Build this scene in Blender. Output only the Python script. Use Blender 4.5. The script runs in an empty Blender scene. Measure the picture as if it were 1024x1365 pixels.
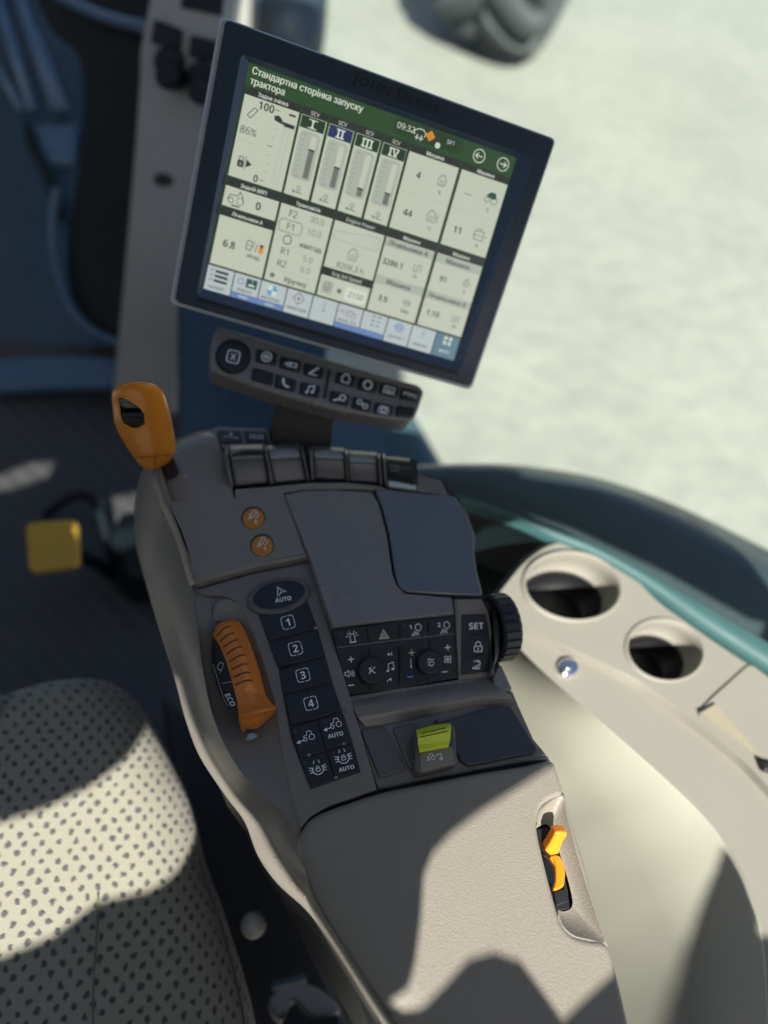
import bpy, bmesh, math, random
import numpy as np
from mathutils import Vector, Matrix
from mathutils.geometry import tessellate_polygon, delaunay_2d_cdt
random.seed(7)
scene = bpy.context.scene
COL = scene.collection
# ------------------------------------------------------------------ camera model
F = 950.0; CX, CY = 512.0, 682.5
CAM = Vector((0, 0, 1.25))
down_c = Vector((-0.399, 1.072, 1.496)).normalized()      # gravity in (right, down, forward) camera axes
fwd_c = Vector((0, 0, 1))
Yc = (fwd_c - down_c * fwd_c.dot(down_c)).normalized()
Xc = -(Yc.cross(-down_c)); Xc = Xc if Xc.x > 0 else -Xc
def c2w(v):                                               # camera axes -> world axes
    return Vector((v.dot(Xc), v.dot(Yc), -v.dot(down_c)))
RIGHT, DOWN, FWD = c2w(Vector((1, 0, 0))), c2w(Vector((0, 1, 0))), c2w(Vector((0, 0, 1)))
def ray(p): return FWD + RIGHT * ((p[0] - CX) / F) + DOWN * ((p[1] - CY) / F)
def at(px, py, d): return CAM + ray((px, py)) * d         # point at a camera depth (metres)
DZ = 1.25 - 0.531                                         # height of the console deck
class Plane:
    def __init__(s, o, n):
        s.o = Vector(o); s.n = Vector(n).normalized()
        if s.n.dot(CAM - s.o) < 0: s.n = -s.n
        r = RIGHT - s.n * RIGHT.dot(s.n); s.u = r.normalized(); s.v = s.n.cross(s.u)
    def hit(s, p):
        d = ray(p); return CAM + d * ((s.o - CAM).dot(s.n) / d.dot(s.n))
    def up(s, h): return Plane(s.o + s.n * h, s.n)
    def p2(s, p):
        w = s.hit(p) - s.o; return Vector((w.dot(s.u), w.dot(s.v)))
    def w(s, q, h=0): return s.o + s.u * q[0] + s.v * q[1] + s.n * h
def zp(z): return Plane((0, 0, z), (0, 0, 1))
def p3(a, b, c):
    a, b, c = [Vector(x) if len(x) == 3 and isinstance(x, Vector) else at(*x) for x in (a, b, c)]
    return Plane(a, (b - a).cross(c - a))
def hz(px, py, h): return zp(DZ + h / 1000.0).hit((px, py))   # point h mm above the deck
D0 = zp(DZ)
# ------------------------------------------------------------------ curves
def spline(P, n=8, closed=False):
    P = [Vector(p) for p in P]; out = []; N = len(P)
    rng = N if closed else N - 1
    for i in range(rng):
        if closed: a, b, c, d = P[(i - 1) % N], P[i], P[(i + 1) % N], P[(i + 2) % N]
        else:
            b, c = P[i], P[i + 1]
            a = P[i - 1] if i > 0 else b * 2 - c
            d = P[i + 2] if i + 2 < N else c * 2 - b
        for k in range(n):
            t = k / n
            out.append(((b * 2) + (c - a) * t + (a * 2 - b * 5 + c * 4 - d) * t * t + (b * 3 - a - c * 3 + d) * t ** 3) * 0.5)
    if not closed: out.append(P[-1])
    return out
def rnd(P, r=4, seg=4):                                   # round the corners of a polygon by r
    P = [Vector(p) for p in P]; out = []; N = len(P)
    for i in range(N):
        a, b, c = P[i - 1], P[i], P[(i + 1) % N]
        ra = min(r, (a - b).length * .48); rc = min(r, (c - b).length * .48)
        s = b + (a - b).normalized() * ra; e = b + (c - b).normalized() * rc
        for k in range(seg + 1):
            t = k / seg; out.append(s * (1 - t) ** 2 + b * 2 * t * (1 - t) + e * t * t)
    return out
def ell(cx, cy, a, b, rot=0, n=40):
    r = math.radians(rot); return [(cx + a * math.cos(t) * math.cos(r) - b * math.sin(t) * math.sin(r),
            cy + a * math.cos(t) * math.sin(r) + b * math.sin(t) * math.cos(r)) for t in [2 * math.pi * i / n for i in range(n)]]
# ------------------------------------------------------------------ mesh builders (world coordinates)
def area2(P): return sum(P[i - 1][0] * P[i][1] - P[i][0] * P[i - 1][1] for i in range(len(P)))
def inset(P, d):
    N = len(P); out = []
    for i in range(N):
        a, b, c = P[i - 1], P[i], P[(i + 1) % N]
        e1 = (b - a).normalized(); e2 = (c - b).normalized()
        n1 = Vector((-e1.y, e1.x)); n2 = Vector((-e2.y, e2.x))
        m = n1 + n2
        if m.length < 1e-6: m = n1
        m.normalize(); k = 1 / max(.45, m.dot(n1))
        out.append(b + m * (d[i] if isinstance(d, list) else d) * k)
    return out
def slab(bm, outline, pl, th, bev=.001, lift=0, seg=3, bevf=None, bmax=.012):
    pl = pl.up(lift) if lift else pl
    Q = [pl.p2(p) for p in outline]; O = list(outline)
    keep = [i for i in range(len(Q)) if (Q[i] - Q[i - 1]).length > 1e-5]
    Q = [Q[i] for i in keep]; O = [O[i] for i in keep]
    if area2(Q) < 0: Q.reverse(); O.reverse()
    B = [bevf(p) for p in O] if bevf else [bev] * len(Q)
    rings = [[bm.verts.new(pl.w(q, -th)) for q in Q]]
    for k in range(seg + 1):
        a = k / seg * math.pi / 2
        R = inset(Q, [b * (1 - math.cos(a)) for b in B])
        rings.append([bm.verts.new(pl.w(q, -min(b, bmax) * (1 - math.sin(a)))) for q, b in zip(R, B)])
    N = len(Q)
    for r in range(len(rings) - 1):
        for i in range(N):
            f = bm.faces.new((rings[r][i], rings[r][(i + 1) % N], rings[r + 1][(i + 1) % N], rings[r + 1][i])); f.smooth = r > 0
    top = bm.faces.new(rings[-1]); bot = bm.faces.new(list(reversed(rings[0])))
    bmesh.ops.triangulate(bm, faces=[top, bot])
    return pl
def loft(bm, rows, closed=False, smooth=True, flip=False):
    V = [[bm.verts.new(p) for p in r] for r in rows]
    for i in range(len(V) - 1):
        n = len(V[i])
        for j in range(n if closed else n - 1):
            q = (V[i][j], V[i][(j + 1) % n], V[i + 1][(j + 1) % n], V[i + 1][j])
            try: f = bm.faces.new(q if not flip else q[::-1]); f.smooth = smooth
            except ValueError: pass
    return V
def net(rows, nu=5, nv=5):                                # catmull surface through rows of 3-D points
    R = [spline(r, nu) for r in rows]; m = len(R[0])
    C = [spline([R[i][j] for i in range(len(R))], nv) for j in range(m)]
    return [[C[j][i] for j in range(m)] for i in range(len(C[0]))]
def patch(bm, rows, nu=5, nv=5, th=0):
    G = net([[hz(*p) if len(p) == 3 else p for p in [tuple(q) for q in r]] for r in rows], nu, nv)
    loft(bm, G); return G
def ribbon(bm, P, w, pl, lift=.0002, closed=False):
    pl = pl.up(lift); Q = [pl.p2(p) for p in P]; N = len(Q); L = []; Rr = []
    for i in range(N):
        a = Q[i - 1] if (i > 0 or closed) else None; c = Q[(i + 1) % N] if (i < N - 1 or closed) else None
        b = Q[i]
        d1 = (b - a).normalized() if a is not None and (b - a).length > 1e-7 else None
        d2 = (c - b).normalized() if c is not None and (c - b).length > 1e-7 else None
        if d1 is None: d1 = d2
        if d2 is None: d2 = d1
        if d1 is None: return
        n1 = Vector((-d1.y, d1.x)); n2 = Vector((-d2.y, d2.x)); m = n1 + n2
        if m.length < 1e-3: m = n1
        m.normalize(); k = 1 / max(.5, m.dot(n1))
        L.append(bm.verts.new(pl.w(b + m * w * .5 * k))); Rr.append(bm.verts.new(pl.w(b - m * w * .5 * k)))
    for i in range(N if closed else N - 1):
        j = (i + 1) % N; bm.faces.new((L[i], Rr[i], Rr[j], L[j]))
def flat(bm, P, pl, lift=.0002):
    pl = pl.up(lift); Q = [pl.p2(p) for p in P]
    if area2(Q) < 0: Q.reverse()
    f = bm.faces.new([bm.verts.new(pl.w(q)) for q in Q])
    bmesh.ops.triangulate(bm, faces=[f])
def flat_holes(bm, outer, holes, pl):
    Ls = [[pl.w(pl.p2(p)) for p in outer]] + [[pl.w(pl.p2(p)) for p in h] for h in holes]
    L2 = [[Vector((pl.p2(p).x, pl.p2(p).y, 0)) for p in L] for L in [outer] + holes]
    V = [bm.verts.new(p) for L in Ls for p in L]
    for t in tessellate_polygon(L2):
        try: bm.faces.new([V[i] for i in t])
        except ValueError: pass
def tube(bm, P, r, n=10, cap=True):
    P = [Vector(p) for p in P]; R = r if isinstance(r, list) else [r] * len(P); rows = []
    up = Vector((0.13, 0.21, 0.97))
    for i, p in enumerate(P):
        d = (P[min(i + 1, len(P) - 1)] - P[max(i - 1, 0)]).normalized()
        x = d.cross(up).normalized(); y = d.cross(x)
        rows.append([p + (x * math.cos(t) + y * math.sin(t)) * R[i] for t in [2 * math.pi * k / n for k in range(n)]])
    V = loft(bm, rows, closed=True)
    if cap:
        bm.faces.new(V[0]); bm.faces.new(V[-1])
def ball(bm, c, r, n=24):
    ret = bmesh.ops.create_uvsphere(bm, u_segments=n, v_segments=n // 2, radius=r)
    for v in ret['verts']: v.co += c
    for f in bm.faces: f.smooth = True
def hull(bm, A, B):                                       # solid between two equal point loops
    V = loft(bm, [A, B], closed=True, smooth=False)
    f1 = bm.faces.new(V[0]); f2 = bm.faces.new(V[-1]); bmesh.ops.triangulate(bm, faces=[f1, f2])
# ------------------------------------------------------------------ lettering
_glyph = {}
SANS = {**{str(i): chr(0x1D7E2 + i) for i in range(10)}, **{chr(65 + i): chr(0x1D5A0 + i) for i in range(26)}, **{chr(97 + i): chr(0x1D5BA + i) for i in range(26)}}
SANSB = {**{str(i): chr(0x1D7EC + i) for i in range(10)}, **{chr(65 + i): chr(0x1D5D4 + i) for i in range(26)}, **{chr(97 + i): chr(0x1D5EE + i) for i in range(26)}}
def text_geo(s, bold=0.0, space=1.0):
    """filled outlines of a line of text as (points, faces); overlapping contours are merged by winding number"""
    k = (s, bold, space)
    if k not in _glyph:
        cu = bpy.data.curves.new('t', 'FONT'); cu.body = ''.join((SANSB if bold >= .015 else SANS).get(c, c) for c in s); cu.resolution_u = 3; cu.space_character = space; cu.fill_mode = 'NONE'
        o = bpy.data.objects.new('t', cu); COL.objects.link(o)
        dg = bpy.context.evaluated_depsgraph_get(); me = o.evaluated_get(dg).to_mesh()
        P = [Vector((p.co.x, p.co.y)) for p in me.vertices]; nx = {}
        for e in me.edges:
            a, b = e.vertices; nx.setdefault(a, []).append(b); nx.setdefault(b, []).append(a)
        o.evaluated_get(dg).to_mesh_clear(); bpy.data.objects.remove(o); bpy.data.curves.remove(cu)
        seen = set(); vs, fs, sg = [], [], []
        for s0 in sorted(nx):
            if s0 in seen: continue
            loop = [s0]; seen.add(s0); cur = s0
            while True:
                n_ = [b for b in sorted(nx[cur], key=lambda b: (b - cur) % len(P)) if b not in seen]
                if not n_: break
                cur = n_[0]; seen.add(cur); loop.append(cur)
            if len(loop) < 3: continue
            L = [P[i] for i in loop]; ar = area2(L)
            if abs(ar) < 1e-9: continue
            sg.append(1 if ar > 0 else -1); fs.append(list(range(len(vs), len(vs) + len(L)))); vs += L
        if not vs: _glyph[k] = ([], []); return _glyph[k]
        eds = [(f[q], f[(q + 1) % len(f)]) for f in fs for q in range(len(f))]
        v2, e2, f2, ov, oe, of = delaunay_2d_cdt(vs, eds, [], 0, 1e-7)
        A = np.array([vs[a] for a, b in eds]); Bq = np.array([vs[b] for a, b in eds]); keep = []
        for f in f2:
            c = sum((Vector(v2[q]) for q in f), Vector((0, 0))) / len(f)
            x = A[:, 0] + (c.y - A[:, 1]) / np.where(Bq[:, 1] == A[:, 1], 1e-12, Bq[:, 1] - A[:, 1]) * (Bq[:, 0] - A[:, 0])
            up = (A[:, 1] <= c.y) & (Bq[:, 1] > c.y) & (x > c.x); dn = (A[:, 1] > c.y) & (Bq[:, 1] <= c.y) & (x > c.x)
            if int(up.sum()) - int(dn.sum()) != 0: keep.append(tuple(f))
        _glyph[k] = ([Vector(p) for p in v2], keep)
    return _glyph[k]
_hv = text_geo('H')[0]; CAP = max(p.y for p in _hv) - min(p.y for p in _hv)
def lettering(bm, s, fn, h, bold=.02, align='C', sx=1.0, space=1.0):
    """fn maps local (x right, y up) in units of the cap height h to a world point"""
    v, f = text_geo(s, bold, space)
    if not v: return
    x0 = min(p.x for p in v); x1 = max(p.x for p in v)
    ox = {'C': (x0 + x1) / 2, 'L': x0, 'R': x1}[align]; oy = CAP / 2
    cyr = any(ord(c) > 0x400 and ord(c) < 0x500 for c in s)
    for dx in ((-.03, .03) if (cyr and bold >= .01) else (0,)):
        V = [bm.verts.new(fn((p.x - ox) / CAP * h * sx + dx * h, (p.y - oy) / CAP * h) + (DOWN * 0 if dx <= 0 else (CAM - Vector(fn(0, 0))).normalized() * 4e-6)) for p in v]
        for q in f:
            try: bm.faces.new([V[i] for i in q])
            except ValueError: pass
def pxf(c, ang, pl, lift=.0003, yang=None):               # lettering frame: centre pixel, baseline angle (deg, up positive)
    pl = pl.up(lift); a = math.radians(ang); b = a + math.pi / 2 if yang is None else math.radians(yang)
    return lambda x, y: pl.hit((c[0] + x * math.cos(a) + y * math.cos(b), c[1] - x * math.sin(a) - y * math.sin(b)))
class Icon:                                               # strokes in a local pixel frame
    def __init__(s, bm, c, ang, pl, lift=.0003, sc=1.0):
        s.bm, s.c, s.a, s.pl, s.l, s.sc = bm, c, math.radians(ang), pl, lift, sc; s.k = 0
    def m(s, p):
        x, y = p[0] * s.sc, p[1] * s.sc
        return (s.c[0] + x * math.cos(s.a) + y * math.sin(s.a), s.c[1] - x * math.sin(s.a) + y * math.cos(s.a))
    def line(s, *P, w=.0006, closed=False):
        s.k += 1; ribbon(s.bm, [s.m(p) for p in P], w, s.pl, s.l + s.k * 3e-5, closed); return s
    def circ(s, x, y, r, w=.0006, n=14): return s.line(*ell(x, y, r, r, 0, n), w=w, closed=True)
    def fill(s, *P): s.k += 1; flat(s.bm, [s.m(p) for p in P], s.pl, s.l + s.k * 3e-5); return s
    def text(s, x, y, t, h, bold=.02, sx=1.0):
        s.k += 1; lettering(s.bm, t, pxf(s.m((x, y)), math.degrees(s.a), s.pl, s.l + s.k * 3e-5), h * s.sc, bold, sx=sx); return s
    def tractor(s, x=0, y=0, k=1.0):
        q = lambda a, b: (x + a * k, y + b * k)
        s.line(q(-6, 0), q(-6, -3), q(-2, -3.4), q(-1, -8), q(4, -8), q(5, -3), w=.0005)
        s.circ(x + 4 * k, y + 0 * k, 3.4 * k, .0005); s.circ(x - 4.6 * k, y + 1.5 * k, 2.1 * k, .0005); return s
# ------------------------------------------------------------------ materials
def mat(name, col, rough=.5, metal=0, spec=.5, bump=None, coat=0, emit=None, estr=0, vary=.0, sheen=0):
    m = bpy.data.materials.new(name); m.use_nodes = True; nt = m.node_tree; b = nt.nodes['Principled BSDF']
    b.inputs['Base Color'].default_value = (*col, 1); b.inputs['Roughness'].default_value = rough
    b.inputs['Metallic'].default_value = metal; b.inputs['Specular IOR Level'].default_value = spec
    b.inputs['Coat Weight'].default_value = coat; b.inputs['Sheen Weight'].default_value = sheen
    if emit: b.inputs['Emission Color'].default_value = (*emit, 1); b.inputs['Emission Strength'].default_value = estr
    tc = nt.nodes.new('ShaderNodeTexCoord')
    if vary:
        n = nt.nodes.new('ShaderNodeTexNoise'); n.inputs['Scale'].default_value = 14; n.inputs['Detail'].default_value = 6
        nt.links.new(tc.outputs['Object'], n.inputs['Vector'])
        mx = nt.nodes.new('ShaderNodeMix'); mx.data_type = 'RGBA'
        mx.inputs['A'].default_value = (*[c * (1 - vary) for c in col], 1); mx.inputs['B'].default_value = (*[min(1, c * (1 + vary)) for c in col], 1)
        nt.links.new(n.outputs['Fac'], mx.inputs['Factor'])
        sp = nt.nodes.new('ShaderNodeTexNoise'); sp.inputs['Scale'].default_value = 420; sp.inputs['Detail'].default_value = 2; nt.links.new(tc.outputs['Object'], sp.inputs['Vector'])
        sr = nt.nodes.new('ShaderNodeMapRange'); sr.inputs['From Min'].default_value = .70; sr.inputs['From Max'].default_value = .76; sr.inputs['To Max'].default_value = .22; nt.links.new(sp.outputs['Fac'], sr.inputs['Value'])
        dm = nt.nodes.new('ShaderNodeMix'); dm.data_type = 'RGBA'; dm.inputs['B'].default_value = (.32, .30, .26, 1)
        nt.links.new(sr.outputs['Result'], dm.inputs['Factor']); nt.links.new(mx.outputs['Result'], dm.inputs['A']); nt.links.new(dm.outputs['Result'], b.inputs['Base Color'])
        mr = nt.nodes.new('ShaderNodeMapRange'); mr.inputs['To Min'].default_value = max(.03, rough - .12); mr.inputs['To Max'].default_value = min(1, rough + .12)
        n2 = nt.nodes.new('ShaderNodeTexNoise'); n2.inputs['Scale'].default_value = 35; n2.inputs['Detail'].default_value = 8
        nt.links.new(tc.outputs['Object'], n2.inputs['Vector']); nt.links.new(n2.outputs['Fac'], mr.inputs['Value'])
        nt.links.new(mr.outputs['Result'], b.inputs['Roughness'])
    if bump:
        sc, st, dist = bump
        n = nt.nodes.new('ShaderNodeTexNoise'); n.inputs['Scale'].default_value = sc; n.inputs['Detail'].default_value = 3
        nt.links.new(tc.outputs['Object'], n.inputs['Vector'])
        bp = nt.nodes.new('ShaderNodeBump'); bp.inputs['Strength'].default_value = st; bp.inputs['Distance'].default_value = dist
        nt.links.new(n.outputs['Fac'], bp.inputs['Height']); nt.links.new(bp.outputs['Normal'], b.inputs['Normal'])
    return m
M = {}
M['shell'] = mat('taupe_plastic', (.192, .174, .148), .32, bump=(900, .18, .0004), vary=.08)
M['shell2'] = mat('dark_taupe_plastic', (.162, .148, .128), .32, bump=(900, .18, .0004), vary=.08)
M['lid'] = mat('smooth_taupe_plastic', (.175, .162, .147), .25, spec=.7, bump=(900, .12, .0004), vary=.05)
M['dark'] = mat('dark_plastic', (.02, .021, .023), .5, bump=(900, .1, .0003))
M['black'] = mat('black_plastic', (.008, .008, .009), .45)
M['key'] = mat('black_rubber_key', (.011, .013, .016), .38, bump=(1400, .1, .0002), vary=.1)
M['blockkey'] = mat('blue_black_key', (.014, .018, .024), .4, bump=(1400, .1, .0002), vary=.1)
M['white'] = mat('white_print', (.8, .82, .82), .6)
M['cream'] = mat('cream_print', (.75, .6, .5), .6)
M['bluep'] = mat('blue_print', (.08, .3, .7), .6)
M['grey'] = mat('grey_print', (.2, .21, .22), .5)
M['orange'] = mat('orange_plastic', (.68, .23, .018), .25, bump=(600, .05, .0003), vary=.06)
M['orange2'] = mat('burnt_orange_plastic', (.62, .18, .022), .28, bump=(600, .08, .0003), vary=.06)
M['lever'] = mat('bright_orange_plastic', (.76, .225, .008), .32, bump=(500, .06, .0003))
M['amber'] = mat('amber_button', (.42, .17, .012), .35, vary=.05)
M['lime'] = mat('lime_plastic', (.52, .60, .015), .4)
M['yellow'] = mat('yellow_paint', (.52, .31, .03), .5, vary=.1)
M['beige'] = mat('sunlit_beige_plastic', (.300, .296, .240), .6, bump=(700, .2, .0005), vary=.05)  # side wall only: lighter copy of the console beige, sunlight painted in
M['beige2'] = mat('beige_console_plastic', (.200, .193, .160), .6, bump=(700, .2, .0005), vary=.05)
M['bezel'] = mat('slate_bezel', (.014, .030, .050), .32, bump=(1500, .1, .0002), vary=.08)
M['bezel2'] = mat('slate_bezel_edge', (.05, .075, .125), .3)
M['rim'] = mat('silver_rim', (.48, .52, .50), .3, vary=.05)
M['pad2'] = mat('grey_trim', (.096, .092, .087), .30, bump=(900, .15, .0003), vary=.08)
M['chrome'] = mat('chrome', (.75, .76, .78), .12, metal=1)
M['steel'] = mat('dark_steel', (.12, .125, .13), .25, metal=1)
M['post'] = mat('grey_post_plastic', (.30, .30, .275), .5, bump=(500, .1, .0004), vary=.06)
M['navy'] = mat('navy_panel', (.020, .046, .072), .25, vary=.15)
M['navy2'] = mat('navy_trim', (.06, .12, .19), .3)
M['deep'] = mat('deep_black_trim', (.005, .010, .012), .45, spec=.25, vary=.2)
M['teal'] = mat('teal_seal', (.028, .085, .085), .6, vary=.1)
M['fender'] = mat('dark_fender', (.045, .058, .068), .4, bump=(60, .1, .001), vary=.15)
M['rubber'] = mat('tyre_rubber', (.055, .062, .066), .7, bump=(30, .3, .01), vary=.15)
M['shade_liner'] = mat('blocker_grey', (.35, .35, .33), .8)
M['brown'] = mat('dark_brown_bracket', (.024, .020, .018), .5, bump=(900, .1, .0003))
M['worn_highlight'] = mat('worn_highlight_grey', (.26, .265, .265), .25, vary=.25)
M['skirt'] = mat('navy_grey_skirt', (.018, .019, .022), .5, vary=.1)
def leather():
    m = mat('grained_leather', (.196, .178, .143), .48, vary=.05); nt = m.node_tree; b = nt.nodes['Principled BSDF']
    tc = nt.nodes.new('ShaderNodeTexCoord'); mp = nt.nodes.new('ShaderNodeMapping'); mp.inputs['Scale'].default_value = (480, 720, 520)
    mp.inputs['Rotation'].default_value = (0, 0, .5)
    nz = nt.nodes.new('ShaderNodeTexNoise'); nz.inputs['Scale'].default_value = 1.0; nz.inputs['Detail'].default_value = 5; nz.inputs['Distortion'].default_value = 1.2
    vo = nt.nodes.new('ShaderNodeTexVoronoi'); vo.feature = 'DISTANCE_TO_EDGE'; vo.inputs['Scale'].default_value = .8
    nt.links.new(tc.outputs['Object'], mp.inputs['Vector']); nt.links.new(mp.outputs['Vector'], nz.inputs['Vector'])
    ad = nt.nodes.new('ShaderNodeMix'); ad.data_type = 'VECTOR'; ad.inputs['Factor'].default_value = .35
    nt.links.new(mp.outputs['Vector'], ad.inputs['A']); nt.links.new(nz.outputs['Color'], ad.inputs['B'])
    va = nt.nodes.new('ShaderNodeVectorMath'); va.operation = 'ADD'
    nt.links.new(mp.outputs['Vector'], va.inputs[0]); nt.links.new(nz.outputs['Color'], va.inputs[1]); nt.links.new(va.outputs[0], vo.inputs['Vector'])
    pw = nt.nodes.new('ShaderNodeMath'); pw.operation = 'MINIMUM'; pw.inputs[1].default_value = .22; nt.links.new(vo.outputs['Distance'], pw.inputs[0])
    m2 = nt.nodes.new('ShaderNodeMath'); m2.operation = 'MULTIPLY_ADD'; m2.inputs[1].default_value = .5
    nt.links.new(nz.outputs['Fac'], m2.inputs[0]); nt.links.new(pw.outputs[0], m2.inputs[2])
    bp = nt.nodes.new('ShaderNodeBump'); bp.inputs['Strength'].default_value = .5; bp.inputs['Distance'].default_value = .0010
    nt.links.new(m2.outputs[0], bp.inputs['Height']); nt.links.new(bp.outputs['Normal'], b.inputs['Normal'])
    return m
M['leather'] = leather()
def fabric():
    m = mat('dotted_seat_fabric', (.3, .3, .25), .9, sheen=.3); nt = m.node_tree; b = nt.nodes['Principled BSDF']
    tc = nt.nodes.new('ShaderNodeTexCoord'); mp = nt.nodes.new('ShaderNodeMapping')
    nz = nt.nodes.new('ShaderNodeTexNoise'); nz.inputs['Scale'].default_value = 170; nz.inputs['Detail'].default_value = 2
    nt.links.new(tc.outputs['UV'], nz.inputs['Vector'])
    sb = nt.nodes.new('ShaderNodeVectorMath'); sb.operation = 'MULTIPLY_ADD'; sb.inputs[1].default_value = (.0060,) * 3; 
    nt.links.new(nz.outputs['Color'], sb.inputs[0]); nt.links.new(tc.outputs['UV'], sb.inputs[2])
    nt.links.new(sb.outputs[0], mp.inputs['Vector'])
    mp.inputs['Scale'].default_value = (1 / .0150, 1 / .0165, 1); mp.vector_type = 'POINT'
    rt = nt.nodes.new('ShaderNodeMapping'); rt.inputs['Rotation'].default_value = (0, 0, math.pi / 4); rt.inputs['Scale'].default_value = (1.41421, 1.41421, 1)
    nt.links.new(mp.outputs['Vector'], rt.inputs['Vector'])
    vo = nt.nodes.new('ShaderNodeTexVoronoi'); vo.voronoi_dimensions = '2D'; vo.inputs['Scale'].default_value = 1; vo.inputs['Randomness'].default_value = .2
    nt.links.new(rt.outputs['Vector'], vo.inputs['Vector'])
    mr = nt.nodes.new('ShaderNodeMapRange'); mr.inputs['From Min'].default_value = .16; mr.inputs['From Max'].default_value = .29
    nt.links.new(vo.outputs['Distance'], mr.inputs['Value'])
    n2 = nt.nodes.new('ShaderNodeTexNoise'); n2.inputs['Scale'].default_value = 900; n2.inputs['Detail'].default_value = 3; nt.links.new(tc.outputs['UV'], n2.inputs['Vector'])
    lt = nt.nodes.new('ShaderNodeMix'); lt.data_type = 'RGBA'; lt.inputs['A'].default_value = (.20, .195, .155, 1); lt.inputs['B'].default_value = (.36, .345, .265, 1)
    nt.links.new(n2.outputs['Fac'], lt.inputs['Factor'])
    mx = nt.nodes.new('ShaderNodeMix'); mx.data_type = 'RGBA'; mx.inputs['A'].default_value = (.075, .075, .075, 1)
    nt.links.new(mr.outputs['Result'], mx.inputs['Factor']); nt.links.new(lt.outputs['Result'], mx.inputs['B']); nt.links.new(mx.outputs['Result'], b.inputs['Base Color'])
    ad = nt.nodes.new('ShaderNodeMath'); ad.operation = 'MULTIPLY_ADD'; ad.inputs[1].default_value = .5
    nt.links.new(n2.outputs['Fac'], ad.inputs[0]); nt.links.new(mr.outputs['Result'], ad.inputs[2])
    bp = nt.nodes.new('ShaderNodeBump'); bp.inputs['Strength'].default_value = .8; bp.inputs['Distance'].default_value = .0014
    nt.links.new(ad.outputs[0], bp.inputs['Height']); nt.links.new(bp.outputs['Normal'], b.inputs['Normal'])
    return m
M['fabric'] = fabric()
def ground_mat():
    m = mat('dusty_ground', (.5, .48, .42), .95); nt = m.node_tree; b = nt.nodes['Principled BSDF']
    tc = nt.nodes.new('ShaderNodeTexCoord')
    a = nt.nodes.new('ShaderNodeTexNoise'); a.inputs['Scale'].default_value = .9; a.inputs['Detail'].default_value = 8
    c = nt.nodes.new('ShaderNodeTexNoise'); c.inputs['Scale'].default_value = 6; c.inputs['Detail'].default_value = 8
    for n in (a, c): nt.links.new(tc.outputs['Object'], n.inputs['Vector'])
    x = nt.nodes.new('ShaderNodeMix'); x.data_type = 'RGBA'; x.inputs['A'].default_value = (.215, .216, .190, 1); x.inputs['B'].default_value = (.300, .302, .264, 1)
    ad = nt.nodes.new('ShaderNodeMath'); ad.operation = 'MULTIPLY_ADD'; ad.inputs[1].default_value = .5; nt.links.new(c.outputs['Fac'], ad.inputs[0]); 
    h = nt.nodes.new('ShaderNodeMath'); h.operation = 'MULTIPLY'; h.inputs[1].default_value = .5; nt.links.new(a.outputs['Fac'], h.inputs[0]); nt.links.new(h.outputs[0], ad.inputs[2])
    mr = nt.nodes.new('ShaderNodeMapRange'); mr.inputs['From Min'].default_value = .3; mr.inputs['From Max'].default_value = .7; nt.links.new(ad.outputs[0], mr.inputs['Value'])
    nt.links.new(mr.outputs['Result'], x.inputs['Factor']); nt.links.new(x.outputs['Result'], b.inputs['Base Color'])
    bp = nt.nodes.new('ShaderNodeBump'); bp.inputs['Strength'].default_value = .4; bp.inputs['Distance'].default_value = .05
    nt.links.new(c.outputs['Fac'], bp.inputs['Height']); nt.links.new(bp.outputs['Normal'], b.inputs['Normal'])
    return m
M['ground'] = ground_mat()
def mat_floor():
    m = mat('ribbed_floor_mat', (.044, .045, .046), .55); nt = m.node_tree; b = nt.nodes['Principled BSDF']
    tc = nt.nodes.new('ShaderNodeTexCoord'); mp = nt.nodes.new('ShaderNodeMapping'); mp.inputs['Rotation'].default_value = (0, 0, .42)
    w = nt.nodes.new('ShaderNodeTexWave'); w.bands_direction = 'Y'; w.inputs['Scale'].default_value = 9; w.inputs['Distortion'].default_value = .1
    nt.links.new(tc.outputs['Object'], mp.inputs['Vector']); nt.links.new(mp.outputs['Vector'], w.inputs['Vector'])
    bp = nt.nodes.new('ShaderNodeBump'); bp.inputs['Strength'].default_value = .5; bp.inputs['Distance'].default_value = .004
    nt.links.new(w.outputs['Fac'], bp.inputs['Height']); nt.links.new(bp.outputs['Normal'], b.inputs['Normal'])
    return m
M['floor'] = mat_floor()
def glass_mat():
    m = bpy.data.materials.new('green_tinted_glass'); m.use_nodes = True; nt = m.node_tree; nt.nodes.clear()
    o = nt.nodes.new('ShaderNodeOutputMaterial'); t = nt.nodes.new('ShaderNodeBsdfTransparent'); g = nt.nodes.new('ShaderNodeBsdfGlossy')
    t.inputs['Color'].default_value = (.93, .975, .945, 1); g.inputs['Roughness'].default_value = .02
    fr = nt.nodes.new('ShaderNodeFresnel'); fr.inputs['IOR'].default_value = 1.16; mx = nt.nodes.new('ShaderNodeMixShader')
    nt.links.new(fr.outputs[0], mx.inputs[0]); nt.links.new(t.outputs[0], mx.inputs[1]); nt.links.new(g.outputs[0], mx.inputs[2]); nt.links.new(mx.outputs[0], o.inputs[0])
    return m
M['glass'] = glass_mat()
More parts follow.
